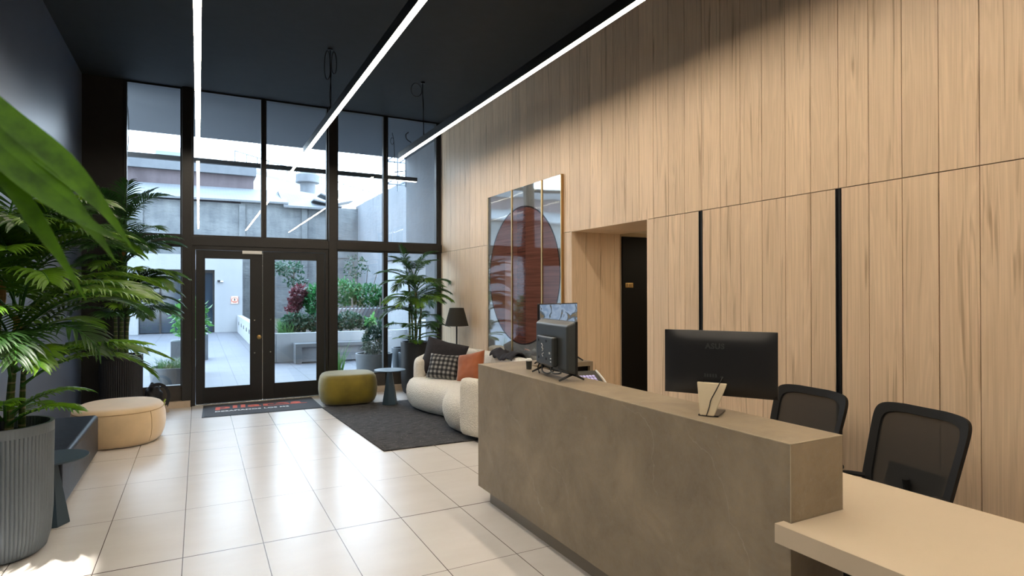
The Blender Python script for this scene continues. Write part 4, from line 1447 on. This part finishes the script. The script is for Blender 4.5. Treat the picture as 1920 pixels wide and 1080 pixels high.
# palm in the black fluted planter at the far left corner
x, y = -.86, 8.92
fr = []
fr += ring_fronds(x, y, 1.95, [-20, -50, -85, 10, -120, 180, -150, 90], [62, 52, 70, 58], [.76, .70, .74], [75, 90, 80], .25, 'leafdark', n=24)
fr += ring_fronds(x + .03, y, 1.60, [-15, -40, -70, 0, -100, -140, 170], [48, 38, 55], [.70, .74, .68], [75, 85, 70], .23, 'leaf', n=24)
fr += ring_fronds(x + .02, y - .02, 1.25, [-10, -35, -60, -95, 5, 200], [35, 42, 28], [.66, .62, .68], [55, 70, 60], .23, 'leafdark', n=24)
fr += ring_fronds(x, y - .05, 2.35, [-70, -20, -130, 30], [80, 68, 74], [.72, .70, .66], [45, 75, 60], .24, 'leafdark', n=24)
fr += crown(x + .03, y - .03, 6, 26, (1.2, 2.2), (32, 60), (.58, .74), (65, 95), .23, ['leafdark', 'leafdark', 'leaf'], (-130, 40), 26)
palm('tall dark palm in a black fluted planter in the far left corner', x, y, .235, .815, M['potblack'], 60,
     [(0, 0, 2.35, .02, -.02, .026, True), (.06, -.05, 1.6, .02, .0, .022, True), (-.06, .03, 1.95, -.02, .02, .024, True), (.03, .08, 1.3, .05, -.02, .018, False)], fr, 'leafdark')

# palm in the smooth black planter at the window, right
x, y = 3.03, 9.02
fr = []
fr += ring_fronds(x, y, 1.62, [180, 210, 150, -10, -60, -110, 240, 30], [48, 38, 55, 42], [.62, .58, .66], [80, 95, 70], .20, 'leafdark', n=28, w_=.0105)
fr += ring_fronds(x + .02, y - .03, 1.38, [195, 225, -20, -50, -90, 165, 260], [38, 30, 45], [.62, .66, .56], [80, 70, 90], .20, 'leaf', n=28, w_=.0105)
fr += ring_fronds(x - .02, y, 1.82, [170, 215, -40, 10, 265], [66, 56, 74], [.52, .56, .48], [65, 80, 70], .18, 'leafdark', n=28, w_=.0105)
fr += ring_fronds(x, y - .04, .98, [190, -25, -70, 230, 275], [38, 26, 34], [.56, .52, .50], [60, 55], .17, 'leafdark', n=26, w_=.010)
fr += ring_fronds(x, y - .04, .82, [175, -15, -60, -110, 220], [30, 20], [.36, .34], [40], .13, 'leaf', n=20, w_=.010)
fr += [dict(p=(x - .12, y, 1.75), az=200, el=84, L=.58, droop=22, leaf=.15, mat='leafdark', n=30, w_=.010)]
fr += crown(x, y - .02, 7, 22, (1.1, 1.7), (28, 58), (.50, .66), (65, 95), .20, ['leafdark', 'leaf', 'leafdark'], (-180, 180), 28, .0095)
palm('palm in a smooth black planter at the right-hand window', x, y, .232, .81, M['potblack'], 0,
     [(0, 0, 1.62, .0, .0, .022, True), (-.05, -.03, 1.75, -.07, .02, .020, False), (.06, -.02, 1.42, .03, .0, .020, False), (.02, .05, 1.2, .06, -.02, .016, False), (-.08, .03, 1.4, -.03, -.04, .018, False)], fr, 'leafdark')

# palm standing beside the camera: one leaf hangs into the view
t = thing('potted_palm', 'out-of-focus bright palm leaf hanging close at the upper left', 'plant', (-.95, .75, 0))
pot(t, -.95, .75, .22, .60, M['potgrey'], 60)
MB().tube(smooth_open([(-.95, .75, .52), (-.93, .76, 1.2), (-.90, .77, 1.75)], 6), [.03] * 6 + [.026] * 7, 10).build('trunk', M['stem'], t)
for az in (120, 170, 220, 260):
    frond(t, (-.90, .77, 1.72), az, 60, .7, 80, .26, mat='leafbright', clamp=True)
def blade(mb, pts, wmax, nrm=Vector((.45, -.75, .48))):
    pts = smooth_open(pts, 6)
    n_ = len(pts); vs = []; fs = []
    nrm = nrm.normalized()
    for i, p in enumerate(pts):
        t_ = i / (n_ - 1)
        d = (pts[min(i + 1, n_ - 1)] - pts[max(i - 1, 0)]).normalized()
        s_ = d.cross(nrm).normalized()
        ww = wmax * (.62 + .38 * math.sin(PI * min(1, t_ * 1.3))) * (1 - max(0, (t_ - .45) / .55) ** 1.6) + .0015
        vs += [p + s_ * ww / 2 + nrm * ww * .12, p, p - s_ * ww / 2 + nrm * ww * .12]
    for i in range(n_ - 1):
        fs += [(3 * i, 3 * i + 1, 3 * i + 4, 3 * i + 3), (3 * i + 1, 3 * i + 2, 3 * i + 5, 3 * i + 4)]
    mb.add(vs, fs)
mb = MB()
blade(mb, [(-.242, .827, 1.844), (-.194, .825, 1.791), (-.140, .830, 1.743), (-.101, .844, 1.699), (-.071, .873, 1.651)], .042)
blade(mb, [(-.235, .800, 1.814), (-.188, .799, 1.754), (-.146, .811, 1.715), (-.109, .826, 1.672), (-.087, .848, 1.635)], .036)
blade(mb, [(-.222, .772, 1.781), (-.177, .771, 1.733), (-.139, .773, 1.698), (-.098, .774, 1.669), (-.072, .784, 1.656)], .024)
blade(mb, [(-.226, .786, 1.775), (-.176, .793, 1.713), (-.154, .804, 1.673), (-.132, .815, 1.631), (-.113, .828, 1.589)], .020)
blade(mb, [(-.30, .80, 1.86), (-.28, .72, 1.86), (-.27, .64, 1.84)], .026)
mb.cur = 1
mb.tube(smooth_open([(-.90, .77, 1.74), (-.70, .79, 1.97), (-.45, .80, 1.98), (-.28, .81, 1.88), (-.225, .80, 1.81)], 5), [.009] * 8 + [.006] * 13, 6)
mb.build('frond', [M['leafnear'], M['petiole']], t, smooth=60)

# ------------------------------------------------------------------ courtyard
struct(B(-12, 14, YW + .06, 46, -.12, -.005).build('floor_courtyard', M['paver'], smooth=0))
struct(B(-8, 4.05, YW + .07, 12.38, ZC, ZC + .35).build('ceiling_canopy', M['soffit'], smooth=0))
mb = MB()
mb.box(3.95, 4.15, YW + .07, 11.14, 0, ZC)
mb.box(3.95, 4.15, 11.14, 12.38, 2.24, ZC)
struct(mb.build('wall_canopy_side', M['concrete'], smooth=0))
struct(B(XW, 3.95, YW + .05, YW + .10, 0, ZC).build('wall_return', M['concrete'], smooth=0))
struct(B(-8, 4.05, YB, 12.38, ZC + .36, 19.0).build('wall_upper_storeys', M['concrete'], smooth=0))  # unseen mass over the canopy, added to keep the courtyard in shade
# back stucco wall, corner and right-hand wall
mb = MB()
for (a, b, zt) in ((-14, -2.1, 5.30), (-2.1, 1.6, 5.38), (1.6, 3.6, 5.50), (3.6, 6.9, 5.46)):
    mb.box(a, b, 28, 28.4, 0, zt)
for xp in (-2.1, 1.65, 4.2):
    mb.box(xp - .12, xp + .12, 27.93, 28, 0, 5.35)
mb.box(-14, 6.6, 27.96, 28, 3.15, 3.22)
struct(mb.build('wall_courtyard_rear', M['stucco'], smooth=0))
struct(B(6.6, 6.9, 12.9, 28.4, 0, 5.62).build('wall_courtyard_right', M['concrete2'], smooth=0))
# pale low store beyond the canopy opening on the right
st = thing('garden_store', 'white garden store with grey pillar behind the right-hand palm', 'outbuilding', (5.6, 16.6, 0))
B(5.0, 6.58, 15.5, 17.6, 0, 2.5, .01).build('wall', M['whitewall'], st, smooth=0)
B(4.9, 6.58, 15.3, 17.7, 2.5, 2.75, .01).build('roof_slab', M['concrete'], st, smooth=0)
B(5.05, 5.2, 15.35, 15.48, 0, 2.5, .005).build('pillar', M['benchgrey'], st, smooth=0)

# white pavilion on the left
pv = thing('white_building', 'low white courtyard building with dark tinted glazing', 'building', (-4, 27, 0))
mb = MB()
mb.box(.56, 1.56, 26.15, 27.9, 0, 3.05)
mb.box(-7.5, .56, 26.15, 27.9, 2.46, 3.05)
mb.box(-7.5, -2.0, 26.15, 27.9, 0, 2.46)
mb.box(-2.0, .56, 27.5, 27.9, 0, 2.46)
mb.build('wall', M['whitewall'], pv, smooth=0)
mb = MB()
mb.box(-1.98, .54, 26.55, 26.60, .02, 2.44)
mb.build('dark_glazing', M['darkglass'], pv, smooth=0)
mb = MB()
for xx in (-1.3, -.55, .15): mb.box(xx - .03, xx + .03, 26.50, 26.56, 0, 2.45)
mb.box(-2, .56, 26.50, 26.56, 2.35, 2.46); mb.box(.50, .56, 26.45, 26.6, 0, 2.46)
mb.build('glazing_bar', M['frame'], pv, smooth=0)
sg = thing('warning_sign', 'square orange and cream sign with a round emblem on the white wall', 'sign', (1.27, 26.14, 1.27))
B(1.135, 1.405, 26.125, 26.145, 1.12, 1.42, .004).build('panel', M['signpale'], sg, smooth=0)
mw = Matrix.Translation((1.27, 26.12, 1.27)) @ Matrix.Rotation(PI / 2, 4, 'X')
ringp = [mw @ Vector((.105 * math.cos(a), .105 * math.sin(a), 0)) for a in [2 * PI * i / 32 for i in range(33)]]
mb = MB().tube(ringp, .012, 6, caps=False)
mb.box(1.19, 1.35, 26.105, 26.122, 1.195, 1.225)
for (a, b, c_, d_) in ((1.136, 1.15, 1.12, 1.42), (1.39, 1.404, 1.12, 1.42)): mb.box(a, b, 26.118, 26.126, c_, d_)
mb.build('ring', M['signred'], sg)
mb = MB().lathe([(.014, -.008), (.014, .008)], 12, mat=mw @ Matrix.Translation((0, .055, 0)))
mb.box(1.250, 1.290, 26.11, 26.126, 1.245, 1.315)
mb.build('figure', M['signblack'], sg, smooth=0)
cm = thing('security_camera', 'tiny dark security camera on the white courtyard wall', 'camera', (.72, 26.1, 2.0))
MB().lathe([(.045, -.04), (.05, .0), (.05, .04)], 12, c=(.70, 26.09, 2.02)).build('housing', M['blackmetal'], cm)
B(.74, .86, 26.10, 26.145, 1.99, 2.03).build('bracket', M['white'], cm, smooth=0)

# raised planter walls
pw = thing('planter_wall', 'long low white planter wall behind the grey garden bench', 'planter', (3, 14.4, 0))
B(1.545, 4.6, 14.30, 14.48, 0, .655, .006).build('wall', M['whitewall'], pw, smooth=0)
pw = thing('planter_wall', 'low white side wall with a row of small square vents, running to the back', 'planter', (1.45, 20, 0))
B(1.36, 1.54, 14.30, 26.1, 0, .665, .006).build('wall', M['whitewall'], pw, smooth=0)
for yy in (24.93, 23.5, 22.2, 20.85, 19.7):
    B(1.350, 1.365, yy - .09, yy + .09, .33, .45, .002).build('vent', M['blackmetal'], pw, smooth=0)
tag(B(1.55, 4.85, 14.49, 26.1, 0, .50).build('planting_soil', M['soil'], origin=(4, 20, 0), smooth=0), 'dark soil filling the raised courtyard planting bed', 'soil')
tag(B(4.62, 6.5, 13.6, 14.2, 0, .9, .01).build('white_block', M['whitewall'], origin=(5.5, 13.9, 0), smooth=0), 'white rendered block wall behind the right-hand palm', 'low wall')
bn = thing('garden_bench', 'grey concrete garden bench against the white planter wall', 'bench', (2.7, 14.05, 0))
mb = MB()
mb.box(1.895, 3.55, 13.86, 14.28, .36, .44, .006); mb.box(1.895, 2.03, 13.86, 14.28, 0, .36, .006); mb.box(3.42, 3.55, 13.86, 14.28, 0, .36, .006)
mb.build('body', M['benchgrey'], bn, smooth=0)
B(2.03, 3.42, 14.0, 14.26, 0.02, .36).build('recessed_front', M['concrete2'], bn, smooth=0)

# low white wall, its slanted dark bars stand in for cast shadows
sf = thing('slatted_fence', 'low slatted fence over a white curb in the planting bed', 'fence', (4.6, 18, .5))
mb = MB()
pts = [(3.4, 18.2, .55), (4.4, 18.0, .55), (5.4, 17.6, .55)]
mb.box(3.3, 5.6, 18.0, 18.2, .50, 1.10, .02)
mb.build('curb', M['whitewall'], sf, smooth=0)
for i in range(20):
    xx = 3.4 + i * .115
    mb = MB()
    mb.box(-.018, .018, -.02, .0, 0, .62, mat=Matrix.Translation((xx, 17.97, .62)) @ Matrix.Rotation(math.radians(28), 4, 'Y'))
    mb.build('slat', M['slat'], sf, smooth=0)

# vegetation
def leaf_cloud(mb, n, fn, size, seed=1, flat=.0):
    r = random.Random(seed)
    for _ in range(n):
        p = Vector(fn(r))
        a = r.uniform(0, 2 * PI); e = r.uniform(-.9, 1.2)
        d = Vector((math.cos(a) * math.cos(e), math.sin(a) * math.cos(e), math.sin(e)))
        s_ = d.cross(Vector((r.uniform(-1, 1), r.uniform(-1, 1), 1))).normalized()
        L = size * r.uniform(.6, 1.3); W_ = L * .28
        u = d.cross(s_) * W_ * .4
        mb.add([p, p + d * L * .5 + s_ * W_ + u, p + d * L, p + d * L * .5 - s_ * W_ + u, p + d * L * .5], [(0, 1, 4), (1, 2, 4), (0, 4, 3), (4, 2, 3)])
def ball(cx, cy, cz, rx, ry, rz, lump=.25):
    def f(r):
        while True:
            p = Vector((r.uniform(-1, 1), r.uniform(-1, 1), r.uniform(-1, 1)))
            if .25 < p.length < 1:
                k = 1 + lump * noise.noise(p.normalized() * 2.2 + Vector((cx, cy, cz)))
                p = p.normalized() * (p.length ** .5) * k
                return (cx + p.x * rx, cy + p.y * ry, max(cz + p.z * rz, .02))
    return f
def shrub(name, label, base, stems, clouds, mat, size, cat='shrub', seed=3, grp=None):
    t = thing(name, label, cat, base)
    if grp: t['group'] = grp
    mb = MB()
    for (a, b, r_) in stems: mb.tube([a, tuple((Vector(a) + Vector(b)) / 2 + Vector((.02, 0, .02))), b], r_, 6)
    if stems: mb.build('stem', M['twig'], t)
    mb = MB()
    for i, (n_, *bb) in enumerate(clouds): leaf_cloud(mb, n_, ball(*bb), size, seed + i)
    mb.build('foliage', M[mat], t, smooth=0)
    return t
def blades(mb, cx, cy, z, n_, hgt, spread, w_=.01, seed=5, area=None, lean=1.0):
    r = random.Random(seed)
    for _ in range(n_):
        a = r.uniform(0, 2 * PI)
        if area: bx, by = r.uniform(area[0], area[1]), r.uniform(area[2], area[3])
        else: bx, by = cx + r.gauss(0, .03), cy + r.gauss(0, .03)
        h_ = hgt * r.uniform(.5, 1.1); sp = spread * r.uniform(.3, 1) * lean
        d = Vector((math.cos(a), math.sin(a), 0))
        s_ = Vector((-d.y, d.x, 0)) * w_ / 2
        p0_, p1_, p2_ = Vector((bx, by, z)), Vector((bx, by, z + h_ * .6)) + d * sp * .35, Vector((bx, by, z + h_)) + d * sp
        mb.add([p0_ - s_, p0_ + s_, p1_ + s_, p1_ - s_, p2_], [(0, 1, 2, 3), (3, 2, 4)])

# red and green shrub behind the bench
shrub('shrub', 'red-leaved shrub at the left of the leafy bush above the bench', (2.2, 15.4, .5), [((2.2, 15.4, .5), (2.15, 15.4, 1.5), .02)], [(500, 2.18, 15.4, 1.48, .2, .2, .28), (300, 2.05, 15.4, 1.1, .13, .2, .3)], 'bushred', .12)
shrub('shrub', 'tall bright green bush in the planting bed behind the bench', (2.5, 15.3, .5), [((2.5, 15.3, .5), (2.5, 15.3, 1.3), .025)], [(900, 2.58, 15.3, 1.38, .28, .25, .38), (300, 2.75, 15.2, 1.0, .2, .2, .3)], 'bush', .12, seed=11)
shrub('shrub', 'dark green low shrub just above the bench', (2.1, 15.0, .5), [((2.1, 15, .5), (2.1, 15, .8), .02)], [(700, 2.05, 14.95, .86, .3, .22, .22), (700, 2.65, 14.95, .84, .42, .22, .22)], 'bushdark', .11, seed=21)
t = thing('grass_clump', 'feathery pale green grass at the left end of the planter', 'grass', (1.75, 15, .5))
mb = MB(); blades(mb, 0, 0, .5, 500, .45, .3, .012, 9, (1.75, 2.0, 14.75, 15.8)); mb.build('blades', M['grass'], t, smooth=0)
t = thing('young_tree', 'slender young tree in front of the rough wall', 'tree', (2.68, 20, .5))
MB().tube(smooth_open([(2.68, 20, .5), (2.66, 20, 1.4), (2.69, 20, 2.3)], 4), [.03] * 5 + [.02] * 4, 7).build('trunk', M['twig'], t)
mb = MB()
for i in range(26):
    a = random.uniform(0, 2 * PI); z_ = random.uniform(1.7, 2.4); L = random.uniform(.3, .65)
    e = Vector((2.68 + math.cos(a) * L - .15, 20 + math.sin(a) * L, z_ + random.uniform(.0, .3)))
    mb.tube([(2.68, 20, z_), tuple(e)], .006, 4)
mb.build('branch', M['twig'], t)
mb = MB()
leaf_cloud(mb, 330, ball(2.45, 20, 2.35, .55, .5, .22), .13, 31); leaf_cloud(mb, 160, ball(2.75, 20, 1.9, .35, .35, .18), .12, 32)
mb.build('foliage', M['bushdark'], t, smooth=0)
# hanging greenery on the right
shrub('shrub', 'wide feathery green shrub behind the slatted fence', (4.2, 18.6, .5), [((4.2, 18.6, .5), (4.2, 18.6, 1.4), .03), ((5.0, 18.6, .5), (5.1, 18.6, 1.4), .03)],
      [(900, 4.0, 19.0, 1.55, .6, .35, .42), (800, 4.8, 19.0, 1.45, .6, .35, .38), (500, 5.4, 19.0, 1.35, .45, .3, .32)], 'bush', .13, seed=41)
shrub('shrub', 'loose twiggy shrub climbing the pale concrete wall', (4.9, 20.2, .5), [((4.9, 20.2, .5), (4.6, 20.2, 2.6), .012), ((4.9, 20.2, .5), (5.1, 20.2, 2.5), .012), ((4.9, 20.2, .5), (5.4, 20.2, 2.2), .012)],
      [(160, 4.7, 20.2, 2.4, .4, .3, .4)], 'bushdark', .12, seed=51)
shrub('shrub', 'dark leafy groundcover along the top of the white planter', (3.6, 14.9, .5), [((3.3, 14.9, .5), (3.3, 14.9, .8), .02)],
      [(700, 3.25, 14.8, .88, .38, .2, .2), (300, 3.9, 14.85, .76, .4, .15, .13)], 'bushdark', .10, seed=61)
shrub('shrub', 'small lime green sprig above the white planter', (3.75, 14.75, .5), [], [(90, 3.78, 14.72, .84, .12, .1, .14)], 'lime', .12, seed=65)

def bowl(label, x, y, r, h, mat, flare=1.0):
    t = thing('concrete_planter', label, 'planter', (x, y, -.005))
    mb = MB().lathe([(r * .80, .0), (r * .86, .02), (r * .93, h * .4), (r, h - .02), (r, h), (r - .03, h), (r - .04, h - .08)], 56, c=(x, y, -.004), capt=False)
    mb.build('bowl', mat, t, smooth=40)
    MB().lathe([(.01, h - .085), (r - .042, h - .08)], 30, c=(x, y, -.004), capt=False).build('soil', M['soil'], t)
    return t
t = bowl('round grey concrete planter with a clipped bush outside the right window', 2.79, 10.62, .325, .50, M['potout'])
MB().tube([(2.79, 10.62, .4), (2.79, 10.62, .65)], .02, 8).build('stem', M['twig'], t)
mb = MB(); leaf_cloud(mb, 1500, ball(2.78, 10.60, .72, .20, .20, .27, .1), .055, 71); mb.build('foliage', M['bushdark'], t, smooth=0)
bowl('pale grey round planter partly behind the palm pot outside', 3.42, 10.9, .22, .55, M['potout'])
bowl('second pale grey round planter beside the palm pot outside', 3.30, 10.25, .17, .52, M['potout'])
t = bowl('round grey concrete planter with wispy plants outside the left window', -.33, 10.62, .34, .45, M['potout'])
mb = MB(); blades(mb, -.33, 10.62, .38, 320, .22, .28, .007, 12, (-.58, -.1, 10.4, 10.85)); mb.build('wispy_foliage', M['grass'], t, smooth=0)
t = thing('concrete_planter', 'tall square grey planter with light green leaves outside the doors', 'planter', (-.2, 13.2, -.005))
B(-.47, .03, 12.95, 13.45, -.004, .66, .01).build('box', M['potout'], t, smooth=0)
MB().tube([(-.2, 13.2, .66), (-.2, 13.2, 1.1)], .015, 6).build('stem', M['twig'], t)
mb = MB(); leaf_cloud(mb, 420, ball(-.12, 13.2, 1.08, .30, .28, .40), .15, 81); mb.build('foliage', M['lime'], t, smooth=0)
t = thing('concrete_planter', 'smaller square grey planter behind the tall one, far courtyard', 'planter', (-.1, 16.0, -.005))
B(-.35, .2, 15.8, 16.3, -.004, .60, .01).build('box', M['potout'], t, smooth=0)
MB().lathe([(.01, .602), (.2, .61)], 16, c=(-.08, 16.05, 0), capt=False).build('soil', M['soil'], t)
t = thing('grass_clump', 'spiky green grass in a low dark pot outside the right window', 'grass', (2.02, 10.1, -.005))
MB().lathe([(.20, 0), (.25, .05), (.26, .22), (.235, .22), (.23, .18)], 40, c=(2.12, 10.05, -.004), capt=False).build('pot', M['potblack'], t)
MB().lathe([(.01, .178), (.232, .18)], 30, c=(2.12, 10.05, -.004), capt=False).build('soil', M['soil'], t)
mb = MB(); blades(mb, 2.06, 10.05, .17, 26, .62, .38, .016, 13); mb.build('blades', M['lime'], t, smooth=0)

# outside linear light
M['alu'] = simple('grey_aluminium_profile', (0.10, 0.105, 0.11), 0.5)  # lighter than the indoor profiles, outdoor haze put into the colour
t = thing('outdoor_linear_light', 'dark linear light hung crosswise under the canopy outside', 'ceiling light', (1.3, 10.43, 3.6))
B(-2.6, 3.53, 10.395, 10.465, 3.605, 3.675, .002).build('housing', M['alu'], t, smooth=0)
B(3.0, 3.52, 10.403, 10.457, 3.5955, 3.6045).build('diffuser', M['led_out'], t, smooth=0)
for xx in (-.93, 3.1):
    MB().tube(smooth_open([(xx, 10.43, 3.69), (xx + .01, 10.43, 4.0), (xx, 10.43, 4.3), (xx - .03, 10.43, ZC - .003)], 4), .006, 6).build('cable', M['blackmetal'], t)
    pts = [(xx - .03 + .03 * math.cos(a), 10.43, 4.30 + .06 * math.sin(a)) for a in [2 * PI * i / 20 for i in range(21)]]
    MB().tube(pts, .005, 6, caps=False).build('flex_loop', M['blackmetal'], t)
# steel service balcony on the right wall
t = thing('steel_ladder_platform', 'grey steel access platform above the concrete wall', 'platform', (3.95, 13.2, 3.9))
mb = MB()
for z_ in (4.00, 4.50):
    for yy in (12.40, 13.0): mb.tube([(3.70, yy, z_), (4.75, yy, z_)], .018, 6)
    for xx in (3.70, 4.0, 4.3, 4.7): mb.tube([(xx, 12.40, z_), (xx, 13.0, z_)], .014, 6)
for (xx, yy) in ((3.95, 12.40), (3.95, 13.0), (4.7, 12.40), (4.7, 13.0)): mb.tube([(xx, yy, 3.85), (xx, yy, 4.75)], .018, 6)
mb.tube([(3.7, 12.40, 4.15), (4.75, 12.40, 4.35)], .012, 6); mb.tube([(3.7, 13.0, 4.15), (4.75, 13.0, 4.35)], .012, 6)
mb.build('frame', M['steel'], t)

# roofs and buildings beyond the wall
mb = MB()
mb.add([(-14, 27.8, 5.30), (3.5, 27.8, 5.46), (3.5, 31, 6.45), (-14, 31, 6.30), (-14, 27.8, 5.38), (3.5, 27.8, 5.54), (3.5, 31, 6.53), (-14, 31, 6.38)],
       [(0, 1, 2, 3), (4, 7, 6, 5), (0, 4, 5, 1), (1, 5, 6, 2), (2, 6, 7, 3), (3, 7, 4, 0)])
tag(mb.build('metal_roof', M['roof'], origin=(-5, 29, 5.4), smooth=0), 'long corrugated metal roof above the rough rear wall', 'roof')
mb = MB()
mb.add([(3.3, 27.7, 5.30), (5.6, 27.7, 5.30), (5.4, 30.5, 6.3), (3.3, 30.5, 6.5), (3.3, 27.7, 5.40), (5.6, 27.7, 5.38), (5.4, 30.5, 6.4), (3.3, 30.5, 6.6)],
       [(0, 1, 2, 3), (4, 7, 6, 5), (0, 4, 5, 1), (1, 5, 6, 2), (2, 6, 7, 3), (3, 7, 4, 0)])
for (a, b, z_, rt) in ((4.6, 5.9, 5.75, .2), (5.2, 6.4, 5.5, -.25), (4.9, 5.7, 6.05, .35)):
    mb.box(a, b, 28.0, 28.9, z_, z_ + .06, mat=Matrix.Translation((a, 28, z_)) @ Matrix.Rotation(rt, 4, 'Y') @ Matrix.Translation((-a, -28, -z_)))
tag(mb.build('metal_roof', M['roof'], origin=(4.6, 29, 5.4), smooth=0), 'broken loose roof sheets at the right end of the rear wall', 'roof')
t = thing('brown_building', 'long low mauve-brown building above the metal roof', 'building', (-5, 33, 0))
B(-16, 2.35, 31.2, 36, 5.6, 7.35).build('wall', M['brownblock'], t, smooth=0)
B(-16, 2.45, 31.0, 36.1, 7.15, 7.62).build('parapet', M['concrete'], t, smooth=0)
B(-16, 2.35, 31.3, 36, 0, 5.6).build('base_wall', M['brownblock'], t, smooth=0)
t = thing('tower_block', 'overexposed white tower block behind the brown building', 'building', (-3, 46, 0))
mb = MB()
mb.box(-22, 1.2, 45, 49.5, 0, 15)
mb.build('wall', M['farwhite'], t, smooth=0)
for (a, b, z0_, z1_) in ((-2.55, -.9, 10.35, 11.1), (-2.5, -1.6, 12.1, 12.9), (-7.5, -5.5, 10.35, 11.1), (-1.0, -.2, 12.2, 12.9)):
    f_ = B(a, b, 44.94, 45.0, z0_, z1_).build('window', M['fargrey'], t, smooth=0)
    B(a + .08, b - .08, 44.93, 44.94, z0_ + .08, z1_ - .3).build('pane', M['farpane'], f_, smooth=0)
B(-22, 1.2, 44.7, 45, 8.9, 9.05).build('ledge', M['fargrey'], t, smooth=0)
t = thing('terrace_block', 'white terraced block with balconies receding to the right', 'building', (1.5, 50, 0))
ang = math.atan2(.709, .705)
mt = Matrix.Translation((1.5, 50, 0)) @ Matrix.Rotation(ang, 4, 'Z')
mb = MB(); mb.box(0, 45, -.0, 6, 0, 11.2, mat=mt); mb.build('wall', M['farwhite'], t, smooth=0)
for z_ in (3.4, 6.0, 8.6, 11.2):
    mb = MB(); mb.box(0, 45, -1.3, 0, z_, z_ + .22, mat=mt)
    sl_ = mb.build('balcony', M['fargrey'], t, smooth=0)
    mb = MB()
    for i in range(38): mb.box(i * 1.2, i * 1.2 + .06, -1.28, -1.22, z_ + .22, z_ + .95, mat=mt)
    mb.box(0, 45, -1.3, -1.2, z_ + .95, z_ + 1.02, mat=mt)
    mb.build('railing', M['concrete'], sl_, smooth=0)
tag(MB().lathe([(.45, 6.0), (.45, 8.2), (.7, 8.25), (.7, 8.7), (.4, 8.9)], 24, c=(5.9, 38, 0)).build('water_tank', M['concrete'], origin=(5.9, 38, 6)), 'pale blue-grey water tank on a roof beyond the rear wall', 'tank')
t = thing('roof_block', 'low white rooftop structures beside the water tank', 'building', (6, 40, 0))
B(3.0, 11.5, 38.8, 44, 0, 6.9).build('wall', M['farwhite'], t, smooth=0)
for i in range(3): B(3.0 + i * .8, 6.5 + i, 38.6, 38.8, 6.95 + i * .35, 7.02 + i * .35).build('ledge', M['fargrey'], t, smooth=0)
